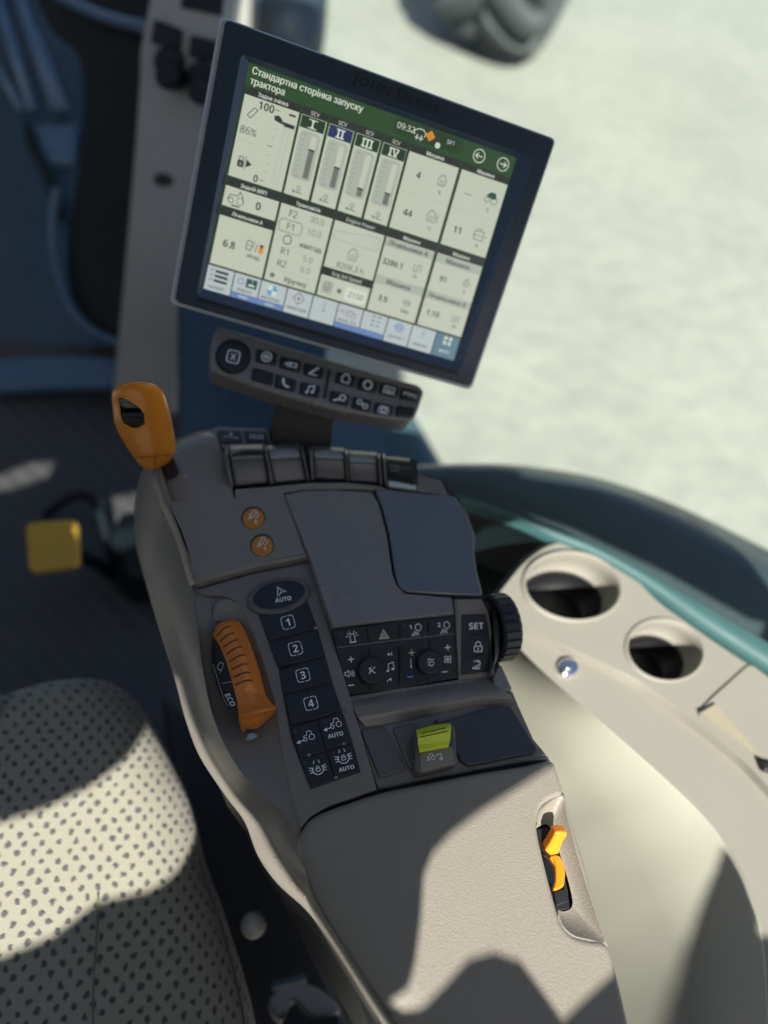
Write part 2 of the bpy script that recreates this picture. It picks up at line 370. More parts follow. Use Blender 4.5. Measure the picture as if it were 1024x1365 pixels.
# ------------------------------------------------------------------ objects
class Thing:
    def __init__(s, name, label, cat, base, group=None):
        s.e = bpy.data.objects.new(name, None); COL.objects.link(s.e); s.e.location = base; s.o = Vector(base)
        s.e.empty_display_size = .05
        s.e['label'] = label; s.e['category'] = cat
        if group: s.e['group'] = group
    def part(s, name, bm, m, parent=None, label=None):
        return link(name, bm, m, s.o, parent or s.e, label)
def link(name, bm, m, org, parent=None, label=None):
    bmesh.ops.recalc_face_normals(bm, faces=bm.faces[:])
    for v in bm.verts: v.co -= Vector(org)
    me = bpy.data.meshes.new(name)
    for x in (m if isinstance(m, (list, tuple)) else [m]): me.materials.append(x)
    bm.to_mesh(me); bm.free()
    o = bpy.data.objects.new(name, me); COL.objects.link(o)
    if parent is not None: o.parent = parent
    else: o.location = org
    if label: o['label'] = label
    return o
def single(name, bm, m, label, cat, group=None, kind=None):
    lo = [min(v.co[i] for v in bm.verts) for i in range(3)]; hi = [max(v.co[i] for v in bm.verts) for i in range(3)]
    o = link(name, bm, m, Vector(((lo[0] + hi[0]) / 2, (lo[1] + hi[1]) / 2, lo[2])))
    if kind: o['kind'] = kind
    if label: o['label'] = label
    if cat: o['category'] = cat
    if group: o['group'] = group
    return o
def B(): return bmesh.new()
def slabpart(T, name, outline, pl, th, m, bev=.001, lift=0, parent=None, label=None, seg=3, bevf=None):
    bm = B(); slab(bm, outline, pl, th, bev, lift, seg, bevf); return T.part(name, bm, m, parent, label)
OCC = True; APERTURE = .0115; EXPO = 1.16
# ================================================================== the armrest console
base = D0.hit((520, 900)); base.z = 0.30
K = Thing('armrest_console', 'taupe plastic armrest control console covered in black keys, levers and an orange throttle', 'control console', base)
C0 = [(205,600),(222,655),(240,715),(254,770),(262,825),(272,900),(284,955),(306,1005),(335,1045),(378,1082),(399,1120),(407,1160),(423,1203),(456,1258),(490,1312),(530,1375),(575,1440)]
C2 = [(190,628),(181,672),(183,720),(198,775),(216,832),(237,901),(254,957),(276,1007),(309,1058),(342,1098),(366,1142),(391,1179),(420,1210),(450,1258),(484,1310),(524,1374),(570,1440)]
C3 = [(187,632),(179,676),(181,725),(195,780),(212,838),(233,905),(247,958),(266,1008),(300,1060),(326,1095),(344,1141),(370,1178),(408,1213),(440,1254),(474,1300),(512,1370),(560,1440)]
C4 = [(200,650),(200,690),(205,740),(220,790),(235,845),(255,910),(265,965),(285,1015),(310,1075),(330,1112),(345,1150),(378,1205),(410,1260),(440,1315),(465,1365),(492,1430),(530,1500)]
ZC2 = [-45,-60,-62,-60,-58,-52,-48,-46,-44,-42,-38,-34,-28,-22,-18,-16,-16]
S0 = spline([hz(*p, -3 if i > 1 else 4) for i, p in enumerate(C0)], 5)
S2 = spline([hz(*p, z) for p, z in zip(C2, ZC2)], 5)
S3 = spline([hz(*p, z - 7) for p, z in zip(C3, ZC2)], 5)
S4 = spline([zp(.36 if i > 8 else .40).hit(p) for i, p in enumerate(C4)], 5)
bm = B()
n = len(S0)
mid = []
for a, c in zip(S0, S2):                                   # a softly bulged flank between the two edges
    m1 = a.lerp(c, .33); m2 = a.lerp(c, .7); mid.append((m1 + Vector((0, 0, .006)), m2 + Vector((0, 0, .004))))
loft(bm, [S0, [m[0] for m in mid], [m[1] for m in mid], S2, S3])
side = K.part('side_cover', bm, M['shell'])
bm = B(); loft(bm, [S3, S4]); K.part('lower_skirt', bm, M['skirt'])
for i_, l_, o_ in ((50,1.0,.0),(51,1.6,.001),(52,.8,-.001),(54,1.4,.0008),(56,.7,.0),(57,1.1,.001),(60,.8,.0)):
    a_ = S2[i_] + Vector((o_, -.001, .0012)); b_ = a_ + (S2[i_+1] - S2[i_]).normalized() * .0022 * l_ + Vector((.0006 * l_, 0, .0004))
    bm = B(); tube(bm, [a_, (a_ + b_) / 2 + Vector((.0004, .0003, .0002)), b_], [.00015, .0003, .00015], 5); K.part('scuff', bm, M['worn_highlight'], side)
# dark carrier under every panel: shows in the seams
RO = [(597,645),(608,655),(622,683),(634,713),(632,735),(636,763),(645,795),(656,803),(666,885),(682,921),(688,935),(710,985),(733,1013),(748,1053),(766,1135),(797,1240),(823,1310),(846,1430)]
L0 = [(p[0] + 8, p[1]) for p in C0]
outl = [(215,600),(262,580),(283,575),(360,578),(450,597),(556,632)] + RO + [(590,1435)] + L0[::-1]
slabpart(K, 'carrier', outl, D0, .16, M['dark'], .001, lift=-.013)
# ---- rear hump and upper plate
bm = B()
rows = [[(206,606,-26),(229,590,-20),(257,577,-18),(281,573,-16)],
        [(204,611,-8),(230,594,0),(260,583,2),(288,584,0)],
        [(208,630,2),(236,622,7),(270,612,8),(299,610,6)],
        [(217,660,3),(245,652,8),(280,648,8),(310,655,8)],
        [(226,681,2),(252,680,7.9),(285,678,7.9),(316,677,7.9)]]
patch(bm, rows, 8, 8)
hump = K.part('rear_cover', bm, M['shell'])
up_out = rnd([(221,668),(313,665),(378,657),(412,741),(340,755),(262,776),(256,770),(241,716)], 3, 3)
slabpart(K, 'upper_plate', up_out, D0, .020, M['shell'], .004, lift=.008, bevf=lambda p: .0002 if p[1] < 668 else (.005 if p[0] < 262 else (.0012 if p[1] < 700 else .003)))
# left lip of the hump meeting the flank
EL_ = [(205,612,-10),(207,630,0),(216,658,0),(222,674,0),(241,717,0),(256,768,0),(260,779,-1)]
bm = B(); loft(bm, [spline([hz(x + dx, y + dy, h + k) for x, y, h in EL_], 5) for dx, dy, k in ((9,-2,8.5),(5,-1,8.3),(1,0,6.2),(-2,1,2.0),(-7,2,-4))])
K.part('edge_strip', bm, M['shell'], side)
# slot, shaft and ticks of the speed lever
HP = zp(DZ + .0085)
slot = slabpart(K, 'lever_slot', rnd([(215,613),(231,609),(239,629),(235,634),(224,637),(220,630)], 2), HP, .01, M['black'], .0004, lift=.0008)
bm = B()
bm.free()
for q in ([(244,636),(250,634)],[(232,603),(237,602)]):
    bm = B(); ribbon(bm, q, .0005, HP, .0012); K.part('lever_mark', bm, M['white'], hump)
secs = [((196,626),(214,625)),((187,619),(225,616)),((179,607.5),(232.5,602)),((170,594),(232.5,588)),((161,577),(229,570)),((155,561),(226,555)),((152.5,540),(221.5,537)),((151.5,527),(216,523)),((155,518),(208,514.5)),((165,511.5),(198,510)),((177,508.5),(187,508.2))]
deps = [.640,.636,.626,.616,.603,.590,.574,.562,.553,.547,.545]
rows = []; NG = 72
for (a, b), d in zip(secs, deps):
    A, Bp = at(*a, d), at(*b, d); c = (A + Bp) / 2; x = (Bp - A) / 2; hw = x.length
    zz = (CAM - c).normalized(); zz = (zz - x.normalized() * zz.dot(x.normalized())).normalized() * hw * .86
    rows.append([c + x * math.copysign(abs(math.cos(t)) ** .8, math.cos(t)) + zz * math.copysign(abs(math.sin(t)) ** .8, math.sin(t)) for t in [2 * math.pi * (k + .5) / NG for k in range(NG)]])
cols = [spline([r[k] for r in rows], 9) for k in range(NG)]
dense = [[cols[k][i] for k in range(NG)] for i in range(len(cols[0]))]
wo = [(157.5,529),(166,529.5),(178,536),(189,544.5),(191.5,552),(192,562),(188.5,569),(180,571.5),(172,569.5),(165,564),(161,555),(158,540)]
wo_s = [tuple(p) for p in spline([Vector(p) for p in wo], 4, True)]
def to_px(p):
    w = p - CAM; d = w.dot(FWD); return (CX + F * w.dot(RIGHT) / d, CY + F * w.dot(DOWN) / d)
def inside(p, P):
    c = False
    for k in range(len(P)):
        (x1, y1), (x2, y2) = P[k - 1], P[k]
        if (y1 > p[1]) != (y2 > p[1]) and p[0] < (x2 - x1) * (p[1] - y1) / (y2 - y1) + x1: c = not c
    return c
from mathutils.bvhtree import BVHTree
_gb = BVHTree.FromPolygons([p for r_ in dense for p in r_], [(i*NG+j, i*NG+(j+1)%NG, (i+1)*NG+(j+1)%NG, (i+1)*NG+j) for i in range(len(dense)-1) for j in range(NG)])
def on_grip(px, py):
    return _gb.ray_cast(CAM, ray((px, py)).normalized())[0]
bm = B(); V = loft(bm, dense, closed=True)
for q in (V[0], V[-1]): bm.faces.new(q)
cut = []
for f in bm.faces:
    c = f.calc_center_median()
    h_ = _gb.ray_cast(CAM, (c - CAM).normalized())
    if len(f.verts) == 4 and inside(to_px(c), wo_s) and h_[0] is not None and (h_[0] - c).length < .002: cut.append(f)
bmesh.ops.delete(bm, geom=cut, context='FACES')
grip = K.part('speed_lever', bm, M['orange'])
bm = B()                                                   # parting line round the collar
PLg = p3((180,610,.61),(232,605,.61),(205,560,.585))
r = dense[16]
seam = [r[k] + (CAM - r[k]).normalized() * .0001 for k in range(2, 34)]
tube(bm, seam, .00035, 5); tube(bm, [dense[i][15] + (CAM - dense[i][15]).normalized() * .0001 for i in range(4, 17)], .00035, 5)
K.part('seam', bm, M['black'], grip)
PT = p3(on_grip(162,533), on_grip(189,552), on_grip(168,566)).up(-.0015)
ctr_ = Vector((175, 550)); wo_b = [tuple(ctr_ + (Vector(p) - ctr_) * 1.06) for p in wo_s]
bm = B(); slab(bm, wo_b, PT, .006, .0006, lift=-.0025); wh = K.part('thumb_recess', bm, M['black'], grip)
lip = [on_grip(*p) for p in wo_s]; lip = [p for p in lip if p is not None]
bm = B(); tube(bm, lip + [lip[0]], .0011, 10, False); K.part('recess_lip', bm, M['orange'], grip)
bm = B(); slab(bm, rnd([(158.5,529.5),(168,531),(186,543.5),(186,545),(170,545),(160,541)], 2), PT, .004, .0012, lift=.0006); K.part('rocker_button', bm, mat('satin_navy_button', (.02,.035,.055), .25), grip)
bm = B()                                                   # knurled wheel: ribbed half drum
wl, wr = (164,549), (191,546)
for k in range(11):
    t = k / 10; x = wl[0] + (wr[0] - wl[0]) * t; dx = 1.1
    P = []
    for s in range(7):
        a = s / 6; yy = 547.5 + a * (21 - 4 * abs(t - .6)) ; P.append(PT.up(.0002 + .0038 * math.sin(a * math.pi)).hit((x + a * 3.2 * (1 - t * .8), yy)))
    tube(bm, P, .00095, 6)
K.part('thumb_wheel', bm, M['black'], grip)
bm = B(); tube(bm, [at(212,618,.640), at(226,622,.648), at(232,630,.664)], .006, 14); K.part('lever_shaft', bm, mat('blue_steel', (.08,.17,.24), .25, metal=.6), grip)
# ---- round orange buttons
for (c, num) in (((337.5,690),'2'), ((349.5,726.5),'1')):
    pl = zp(DZ + .008)
    bm = B(); slab(bm, ell(*c, 16.2, 15.2, -15), pl, .006, .0006, lift=.0005); rg = K.part('button_well', bm, M['dark'])
    bm = B(); slab(bm, ell(c[0] + .2, c[1] + .4, 14.6, 13.6, -15), pl, .006, .0022, lift=.0016, seg=4, bmax=.0012); bt = K.part('round_button', bm, M['amber'], label='round orange button with a white tractor and the figure ' + num)
    bm = B(); ic = Icon(bm, (c[0], c[1] - 2.5), 10, pl, .0019, .86)
    ic.tractor(1, 0); ic.line((-10,4),(-3,2.4)); ic.text(2.5, 9.5, num, 5.6, .02)
    K.part('symbol', bm, M['white'], bt)
# ---- key panel
kp = [(258.5,786),(335,764),(412.5,748),(440,836),(470,937),(503,1052),(470,1064),(440,1074),(415,1088),(401,1104),(396,1092),(383,1040),(372,985),(366,940),(352,890),(336,842),(318,803),(300,794),(275,793)]
panel = slabpart(K, 'key_panel', kp, D0, .02, M['shell2'], .0018, lift=0, seg=3)
bm = B()
rows = [[(256,781,-3),(270,785,-3),(285,789,-3),(302,787,-3)],
        [(261,812,-1),(272,812,-2),(292,810,-6),(318,802,-1)],
        [(265,850,-1),(275,852,-7),(310,850,-11),(336,841,-1)],
        [(272,900,-2),(280,902,-9),(325,895,-12),(353,889,-1)],
        [(284,955,-2),(295,950,-10),(335,945,-11),(367,939,-1)],
        [(306,1005,-2),(322,995,-6),(350,985,-8),(373,984,-1)],
        [(335,1045,-2),(348,1030,-4),(364,1022,-6),(384,1038,-1)],
        [(378,1084,-2),(384,1079,-2),(390,1080,-2),(397,1092,-1)],
        [(399,1120,-3),(400,1114,-3),(401,1108,-3),(402,1104,-2)]]
patch(bm, rows, 8, 6); K.part('throttle_recess', bm, M['shell2'])
bm = B(); slab(bm, rnd([(283,830),(284,812),(290,801),(303,797),(314,802),(322,818),(322,828)], 5), p3(hz(284,830,-6), hz(322,826,-6), hz(300,798,0)), .004, .0015); K.part('recess_scoop', bm, M['lid'])
# membrane and keys
mem = [(344,817),(410,800),(424,839),(447,923),(460,958),(472,996),(481,1029),(414,1052),(401,1019),(388,984),(377,925),(372,892),(358,854)]
memb = slabpart(K, 'key_membrane', mem, D0, .004, M['black'], .0003, lift=.0004)
KEYS = [([(345,818),(409,801),(422,837),(358,854)],'1',(384,829.5)), ([(359,857),(423,840),(433,874),(371,890)],'2',(394,864.5)),
        ([(372,893),(434,877),(443,907),(378,925)],'3',(404,900)), ([(379,929),(444,911),(456,946),(388,966)],'4',(414.5,937.5)),
        ([(389,970),(421.5,960.5),(434,1000),(400,1010)],'t',(408,985)), ([(423.5,960),(457,949),(470,989),(435.5,999)],'ta',(444.5,970)),
        ([(401,1013.5),(434.5,1003.5),(446,1041),(414,1050)],'d',(424,1025)), ([(436.5,1003),(471,992.5),(480,1028),(448,1039.5)],'da',(459,1014))]
names = {'1':'black key marked 1 in a rounded square','2':'black key marked 2 in a rounded square','3':'black key marked 3 in a rounded square','4':'black key marked 4 in a rounded square',
         't':'black key with a tractor and arrow','ta':'black key with a tractor, arrow and the word AUTO','d':'black key with a locked wheel symbol','da':'black key with a locked wheel symbol and the word AUTO'}
for q, tag_, c in KEYS:
    bm = B(); slab(bm, rnd(q, 3, 2), D0, .004, .0007, lift=.0016); ky = K.part('key', bm, M['key'], label=names[tag_])
    bm = B(); top = D0.up(.0016)
    ic = Icon(bm, c, 14, top, .0003, 1.0)
    if tag_ in '1234':
        P = rnd([(-8.5,-8.5),(8.5,-8.5),(8.5,8.5),(-8.5,8.5)], 4, 4)
        P = P + [P[0]]
        for s0 in range(0, len(P) - 1, 5):                  # dashed rounded square
            seg_ = P[s0:s0 + 6]
            ic.line(*[tuple(p) for p in seg_[:5]], w=.0006)
        for (a, b2) in (((-4,-8.5),(-1,-8.5)),((1,-8.5),(4,-8.5)),((-4,8.5),(-1,8.5)),((1,8.5),(4,8.5)),((-8.5,-3.5),(-8.5,3.5)),((8.5,-3.5),(8.5,3.5))): ic.line(a, b2, w=.0006)
        ic.text(0, 0, tag_, 10, .045)
    elif tag_[0] == 't':
        dy = 0 if tag_ == 't' else -2
        ic.tractor(4, dy - 1, 1.05); ic.line((-11,dy+2),(-3,dy+1), w=.0006); ic.fill((-14,dy+2.6),(-9,dy-.6),(-8.4,dy+4.6))
        if tag_ == 'ta': ic.text(0.5, 10, 'AUTO', 5.4, .02)
    else:
        dy = 0 if tag_ == 'd' else -4
        ic.line(*[(7.5*math.cos(a), dy + 7.5*math.sin(a)) for a in [math.radians(-30 + 24*i) for i in range(11)]], w=.0006)
        for s in (-1, 1):
            ic.line((s*4,dy-7.5),(s*3,dy-12), w=.0006); ic.line((s*5.5,dy-2),(s*11.5,dy-4), w=.0006); ic.line((s*6,dy+.5),(s*12,dy-.5), w=.0006); ic.line((s*6,dy+3),(s*11.5,dy+3.4), w=.0006)
        ic.line((-2.6,dy-1),(2.6,dy-1),(2.6,dy+3),(-2.6,dy+3), closed=True, w=.0005); ic.line((-1.8,dy-1),(-1.5,dy-3.6),(1.5,dy-3.6),(1.8,dy-1), w=.0005)
        if tag_ == 'da': ic.text(0.5, 10.5, 'AUTO', 5.4, .02)
    K.part('symbol', bm, M['white'], ky)
bm = B()
for P in ([(374,888),(398,881),(424,873)],[(397,963),(420,957),(447,948)]): tube(bm, [D0.up(.0018).hit(p) for p in P], .0009, 6)
K.part('key_ridge', bm, M['dark'], memb)
for c in ((421,837),(459,991),(412,1006),(448,1036)):
    bm = B(); slab(bm, ell(*c, 2.6, 1.6, -15, 10), D0, .002, .0003, lift=.0024); K.part('indicator_lamp', bm, M['grey'], memb)
M['dim'] = mat('dim_lamp', (.03,.04,.05), .4)
for c in ((393,975),(433,961),(406,1016),(445,1003)):
    bm = B(); flat(bm, ell(*c, 2.4, 2.2, 0, 12), D0, .0020); K.part('indicator_dot', bm, M['dim'], memb)
# oval AUTO button
bm = B(); slab(bm, ell(372,793.5,43.5,23,-13,48), D0, .01, .0025, lift=.0035, seg=4, bmax=.002); oring = K.part('button_bezel', bm, M['pad2'])
bm = B(); slab(bm, ell(372,792.5,35.5,18.5,-13,48), D0, .006, .001, lift=.0040, seg=3); ob = K.part('oval_button', bm, M['key'], label='oval black button with a white arrow and the word AUTO')
bm = B(); ic = Icon(bm, (375.5,789.5), 10, D0, .0045, 1.0)
ic.line((-4,-8),(6,0),(0.5,-.5),closed=True, w=.0007); ic.line((-4,-8),(-6,4),(0.5,-.5), w=.0007); ic.text(0.5, 9.5, 'AUTO', 5.6, .022)
K.part('symbol', bm, M['white'], ob)
# ---- orange hand throttle
th = [[(284, 846, -4), (291.5, 831, -2), (313, 824, -5)], [(285, 847, 4), (298.5, 832, 10), (320, 830, 1)], [(293, 859, 9), (308.5, 848, 15), (329, 846, 2)], [(301, 877, 13), (319.5, 866, 18), (338, 869, 3)], [(307.5, 897, 15), (326.5, 889, 20), (346, 893, 4)], [(312.5, 917, 15), (331.5, 910, 20), (351.5, 915, 4)], [(316, 932, 14), (335.5, 924, 16), (356, 929, 5)], [(318, 944, 17), (342.5, 937, 19), (363, 938, 9)], [(319.5, 952, 22), (344.5, 946, 25), (368, 941.5, 14)], [(320.5, 956, 22.5), (344.5, 950.5, 25), (367.5, 945, 14)], [(321, 959.5, 15), (343.5, 955, 17), (362, 950, 7)], [(322, 964, 12), (342.5, 961, 12), (355, 956, 4)], [(324, 968, 6), (342.5, 966.5, 6), (353, 961, 0)], [(328, 972, -2), (342.5, 971, -2), (351, 965, -4)]]
G3 = [[hz(*p) for p in r] for r in th]
G = net(G3, 8, 6)
bm = B()
E = [[g[0] - Vector((0, 0, .012))] + g + [g[-1] - Vector((0, 0, .010))] for g in G]
loft(bm, E)
thr = K.part('hand_throttle', bm, M['orange2'])
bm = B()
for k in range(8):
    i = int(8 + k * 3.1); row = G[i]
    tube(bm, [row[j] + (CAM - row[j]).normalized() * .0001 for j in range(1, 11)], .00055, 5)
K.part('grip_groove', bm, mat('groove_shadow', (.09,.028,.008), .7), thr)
fp = p3(hz(303,878,11), hz(319,945,13), hz(283,888,-4))
dial = slabpart(K, 'throttle_dial', rnd([(284,846),(296,861),(304,879),(311,900),(316,925),(319,955),(304,946),(291,922),(283,888),(281.5,862)], 4, 3), fp, .004, M['key'], .0006, label='dark dial beside the orange throttle, marked ECO')
bm = B()
lettering(bm, 'ECO', pxf((307,933), -62, fp, .0005, 18), 7, .02)
ic = Icon(bm, (293,889), -20, fp, .0004, .8); ic.line((-2,-8),(4,-7),(5,-1),(4,5),(-2,4),(-4,-1), closed=True, w=.0005); ic.line((3,5),(4,10), w=.0005)
ribbon(bm, [(284,885),(291,908),(298,930),(304,942)], .0003, fp, .0004); ribbon(bm, [(296,911),(312,908)], .0003, fp, .0005)
K.part('dial_print', bm, M['white'], dial)
bm = B(); tp = zp(DZ - .006)
flat(bm, [(325,986),(329,984),(330,980),(334,977.5),(339,977.5),(342,980),(344,978),(343,982),(338,985),(335,986),(334,988.5),(332,986),(328,986)], tp, .0016)
K.part('tortoise_mark', bm, mat('worn_blue_print', (.30,.38,.46), .6))
# ---- lids of the deck
LP = zp(DZ + .010)
clid = [(379,659),(403,653.5),(450,652.5),(496,655.5),(504,668),(508.5,682),(516,712),(523.5,764),(529.5,780),(540,790.5),(603,796),(606,818),(525,826),(444,836),(414,746)]
slabpart(K, 'centre_lid', clid, LP, .012, M['lid'], .0016, bevf=lambda p: .0016)
SP = p3(hz(500,652,9), hz(541,789,10), hz(634,720,12))
slid = rnd([(500,651.5),(556,656.5),(606,661.5),(622,684),(633.5,714),(632,735),(636,763),(644,794),(541,788.5),(532,781),(527,766),(519,712),(511,680)], 4, 3)
slabpart(K, 'storage_lid', slid, SP, .02, mat('sky_tinted_lid', (.110,.113,.120), .2, spec=.9, coat=.4, bump=(1500,.08,.0002)), .0016, label='smooth lid, bluish sky reflection in its colour, with a rounded inner corner')  # same plastic as the other lids; bluish sky reflection painted in
slabpart(K, 'rear_trim', rnd([(556,632),(588,641),(597,661),(556,655)], 2), p3(hz(556,655,8),hz(597,660,8),hz(570,632,4)), .01, M['lid'], .001)
# ---- hydraulic levers
deck_s = slabpart(K, 'lever_bed', rnd([(296,604),(350,595),(420,596),(500,602),(556,613),(559,654),(505,648),(460,643.5),(410,643.5),(360,648),(314,653)], 3), zp(DZ + .001), .012, M['black'], .0006)
slabpart(K, 'front_trim', [(313,652),(360,648.5),(410,643.5),(460,643),(505,647.5),(520,652.5),(556,656),(500,652),(450,652),(403,653),(378,657),(314,666.5)], LP, .012, M['shell'], .0008, lift=-.002)
LV = [((305,599),(351,597),(358.5,643.5),(313,648)), ((356.5,598.5),(399,596),(409,640),(366,644)), ((417,598),(459,601),(461,640),(420,637.5)), ((463.5,604),(502,606.5),(505,643.5),(465,641.5))]
def mix(a, b, t): return (a[0] + (b[0] - a[0]) * t, a[1] + (b[1] - a[1]) * t)
for i, (tl, tr, br, bl) in enumerate(LV):
    bm = B(); rows = []
    for t, h in ((-.10,6),(.0,14),(.10,17.5),(.24,19.5),(.34,19),(.6,13.5),(.85,7.5),(1.0,3.5),(1.03,-3)):
        rows.append([(*mix(mix(tl, bl, t), mix(tr, br, t), s), h - (1.0 if s in (0, 1) else 0)) for s in (0, .06, .5, .94, 1)])
    patch(bm, rows, 3, 4)
    lv = K.part('hydraulic_lever', bm, M['pad2'])
    bm = B()                                              # crest land: worn shine plus sky highlight put into a paler colour
    rows = []
    for t in (0, .5, 1):
        rows.append([(*mix(mix(tl, bl, .02 + .05 * (1 - math.sin(s * math.pi)) * (1 - t) + .27 * t), mix(tr, br, .02 + .05 * (1 - math.sin(s * math.pi)) * (1 - t) + .27 * t), .05 + .90 * s), (16.5, 19.6, 20.4)[int(t * 2)]) for s in (0, .25, .5, .75, 1)])
    patch(bm, rows, 3, 3); K.part('lever_crest', bm, M['steel'] if i == 0 else M['worn_highlight'], lv)
RB = [[(297,606),(303,599),(312,648),(308,653)], [(352,597),(356,597),(365.5,645),(359.5,646)], [(400,596),(404,596),(413,640),(410,642)], [(411,597),(416,597),(419.5,638),(415,641)], [(459.5,600),(463,602),(464.5,642),(461.5,642)], [(502.5,606),(507,607),(511,646),(506,647)], [(509,606),(513,607),(517,648),(513,649)]]
for q in RB:
    bm = B(); rows = []
    for t, h in ((-.05,8),(.1,20),(.3,22),(.6,16),(.85,9.5),(1,5),(1.03,-3)):
        a, b = mix(q[0], q[3], t), mix(q[1], q[2], t)
        rows.append([(a[0], a[1], h - 12), (a[0] + .3, a[1], h), (b[0] - .3, b[1], h), (b[0], b[1], h - 12)])
    patch(bm, rows, 2, 4); K.part('lever_guard', bm, M['pad2'])
bm = B()
rows = []
for t, h in ((-.05,4),(.1,16),(.3,12),(.6,8),(.74,9),(.88,9),(1,3)):
    rows.append([(*mix(mix((514,609),(518,645),t), mix((546,613),(554,652),t), s), h) for s in (0,.5,1)])
patch(bm, rows, 4, 4); sw = K.part('rocker_switch', bm, M['key'], label='black rocker switch at the right end of the lever row')
bm = B(); hull(bm, [hz(546,612,18), hz(551,614,18), hz(557,653,2), hz(553,652,2)], [hz(546,616,-5), hz(551,618,-5), hz(557,657,-5), hz(553,656,-5)]); K.part('end_wall', bm, M['dark'])
bm = B(); slab(bm, rnd([(517,640),(554,645),(556,652),(519,647)], 2), zp(DZ + .009), .004, .001); K.part('silver_strip', bm, M['rim'], sw)
bm = B(); ic = Icon(bm, (527,624), -6, zp(DZ + .0125), .002, .9); ic.line((-5,-4),(5,-4),(5,4),(-5,4),closed=True); ic.line((0,-4),(0,4)); K.part('symbol', bm, M['grey'], sw)
# top pair of keys
kb = p3(hz(283,588,-4), hz(360,592,-4), hz(300,570,-10))
slabpart(K, 'rear_key_housing', rnd([(279,573),(288,568),(357,571),(362,590),(330,596),(298,600)], 4), kb, .02, M['shell2'], .002)
for q, t in (([(289,573),(321,574),(324,588),(294,590)],'a'), ([(325,574),(354,575),(359,589),(328,589)],'b')):
    bm = B(); slab(bm, rnd(q, 2), kb, .005, .0006, lift=.0014); ky = K.part('key', bm, M['black'], label='small rear key with a lifted blade symbol' if t == 'a' else 'small rear key with a lettered symbol')
    bm = B(); c = (308,581) if t == 'a' else (342,582)
    ic = Icon(bm, c, -3, kb, .0017, 1.0)
    if t == 'a': ic.line((-10,2),(-4,1),(4,2),(10,2), w=.0009); ic.line((-3,-2),(3,-2), w=.0009); ic.line((0,-5),(0,-2), w=.0009)
    else: ic.line((-8,-2),(8,-2),(8,2),(-8,2),closed=True, w=.0008); ic.line((-3,-2),(-3,2), w=.0007); ic.line((3,-2),(3,2), w=.0007)
    K.part('symbol', bm, M['white'], ky)
# ---- control block
BP = p3(hz(443,838,8), hz(607,820,8), hz(535,917,-7))
blk = slabpart(K, 'control_block', rnd([(443.5,839),(525,829),(606,820.5),(611,904),(535,917),(464.5,928.5)], 1.5, 2), BP, .02, M['blockkey'], .0012)
bm = B()
ribbon(bm, [(448,863.5),(530,853),(609,844.5)], .0005, BP, .0004)
K.part('parting_line', bm, M['grey'], blk)
bm = B()
for P in ([(490,836),(493,853)],[(532,832),(535,848)],[(571,828),(573,843)]):
    q0, q1 = P; slab(bm, rnd([(q0[0]-1.2,q0[1]),(q0[0]+1.2,q0[1]),(q1[0]+1.2,q1[1]),(q1[0]-1.2,q1[1])], 1), BP, .002, .0004, lift=.0012)
slab(bm, rnd([(532.5,861),(535.5,861),(535.5,911),(532.5,911)], 1.2), BP, .002, .0006, lift=.0016)
for q in ([(491,862),(494,862),(496,876),(492,876)],[(492.5,913),(495.5,913),(496,921),(493,921)],[(571.5,853),(574.5,853),(575.5,867),(572,867)],[(569.5,903),(572.5,903),(572.5,909),(569.5,909)]): slab(bm, rnd(q, 1), BP, .002, .0003, lift=.0008)
K.part('divider', bm, M['black'], blk)
ICON = B(); ic = Icon(ICON, (470,850), 8, BP, .0005, 1.0)
ic.line((-3,5),(-3,-3),(-1.5,-5),(1.5,-5),(3,-3),(3,5), w=.0006); ic.line((-4.5,6),(4.5,6), w=.0009)
for a in (-170,-140,-115,-65,-40,-10): ic.line((5.5*math.cos(math.radians(a)), -1+5.5*math.sin(math.radians(a))), (8.5*math.cos(math.radians(a)), -1+8.5*math.sin(math.radians(a))), w=.0006)
ic = Icon(ICON, (554,840), 8, BP, .0005, 1.0)
for c, t in (((554,840),'1'),((592,837),'2')):
    ic = Icon(ICON, c, 8, BP, .0005, 1.0)
    ic.line((0,-2),(1,-6.5),(5,-8),(8,-5),(7.5,-1),(4,2), closed=True, w=.0006)
    for k in range(4): ic.line((-1+1.4*k, 1+.8*k),(-6+3*k, 7.5), w=.0006)
    ic.text(-6, -5, t, 5.5, .03)
for c in ((468,879),(597,863)): ic = Icon(ICON, c, 6, BP, .0005); ic.line((-4,0),(4,0), w=.0008); ic.line((0,-4),(0,4), w=.0008)
for c in ((468,913.5),(593,895.5)): ic = Icon(ICON, c, 6, BP, .0005); ic.line((-4,0),(4,0), w=.0009)
ic = Icon(ICON, (466,898), 4, BP, .0005)
ic.line((-6,-2),(-3.5,-2),(-1,-4.5),(-1,4.5),(-3.5,2),(-6,2), closed=True, w=.0006)
for k in range(3): ic.line(*[(0.5+k*2.2+1.2*math.cos(a), (3+k*.9)*math.sin(a)) for a in (-1.2,-.6,0,.6,1.2)], w=.0006)
ic = Icon(ICON, (520,889), 6, BP, .0005)
ic.fill(*ell(-3.4,5,1.9,1.5,0,10)); ic.fill(*ell(3.4,3,1.9,1.5,0,10)); ic.line((-2,5),(-2,-4),(5,-6),(5,3), w=.0006)
ic = Icon(ICON, (520,872), 4, BP, .0005); ic.fill((-3,-2),(1.5,0),(-3,2)); ic.line((2.2,-2.4),(2.2,2.4), w=.0006)
ic = Icon(ICON, (519,906), 10, BP, .0005); ic.fill((3,-2),(-1.5,0),(3,2)); ic.line((-2.6,0),(-2.6,3), w=.0006)
ic = Icon(ICON, (548,885), 4, BP, .0005); ic.line((0,-7),(0,3), w=.0005); ic.fill((-1.2,2),(1.2,2),(0,7))
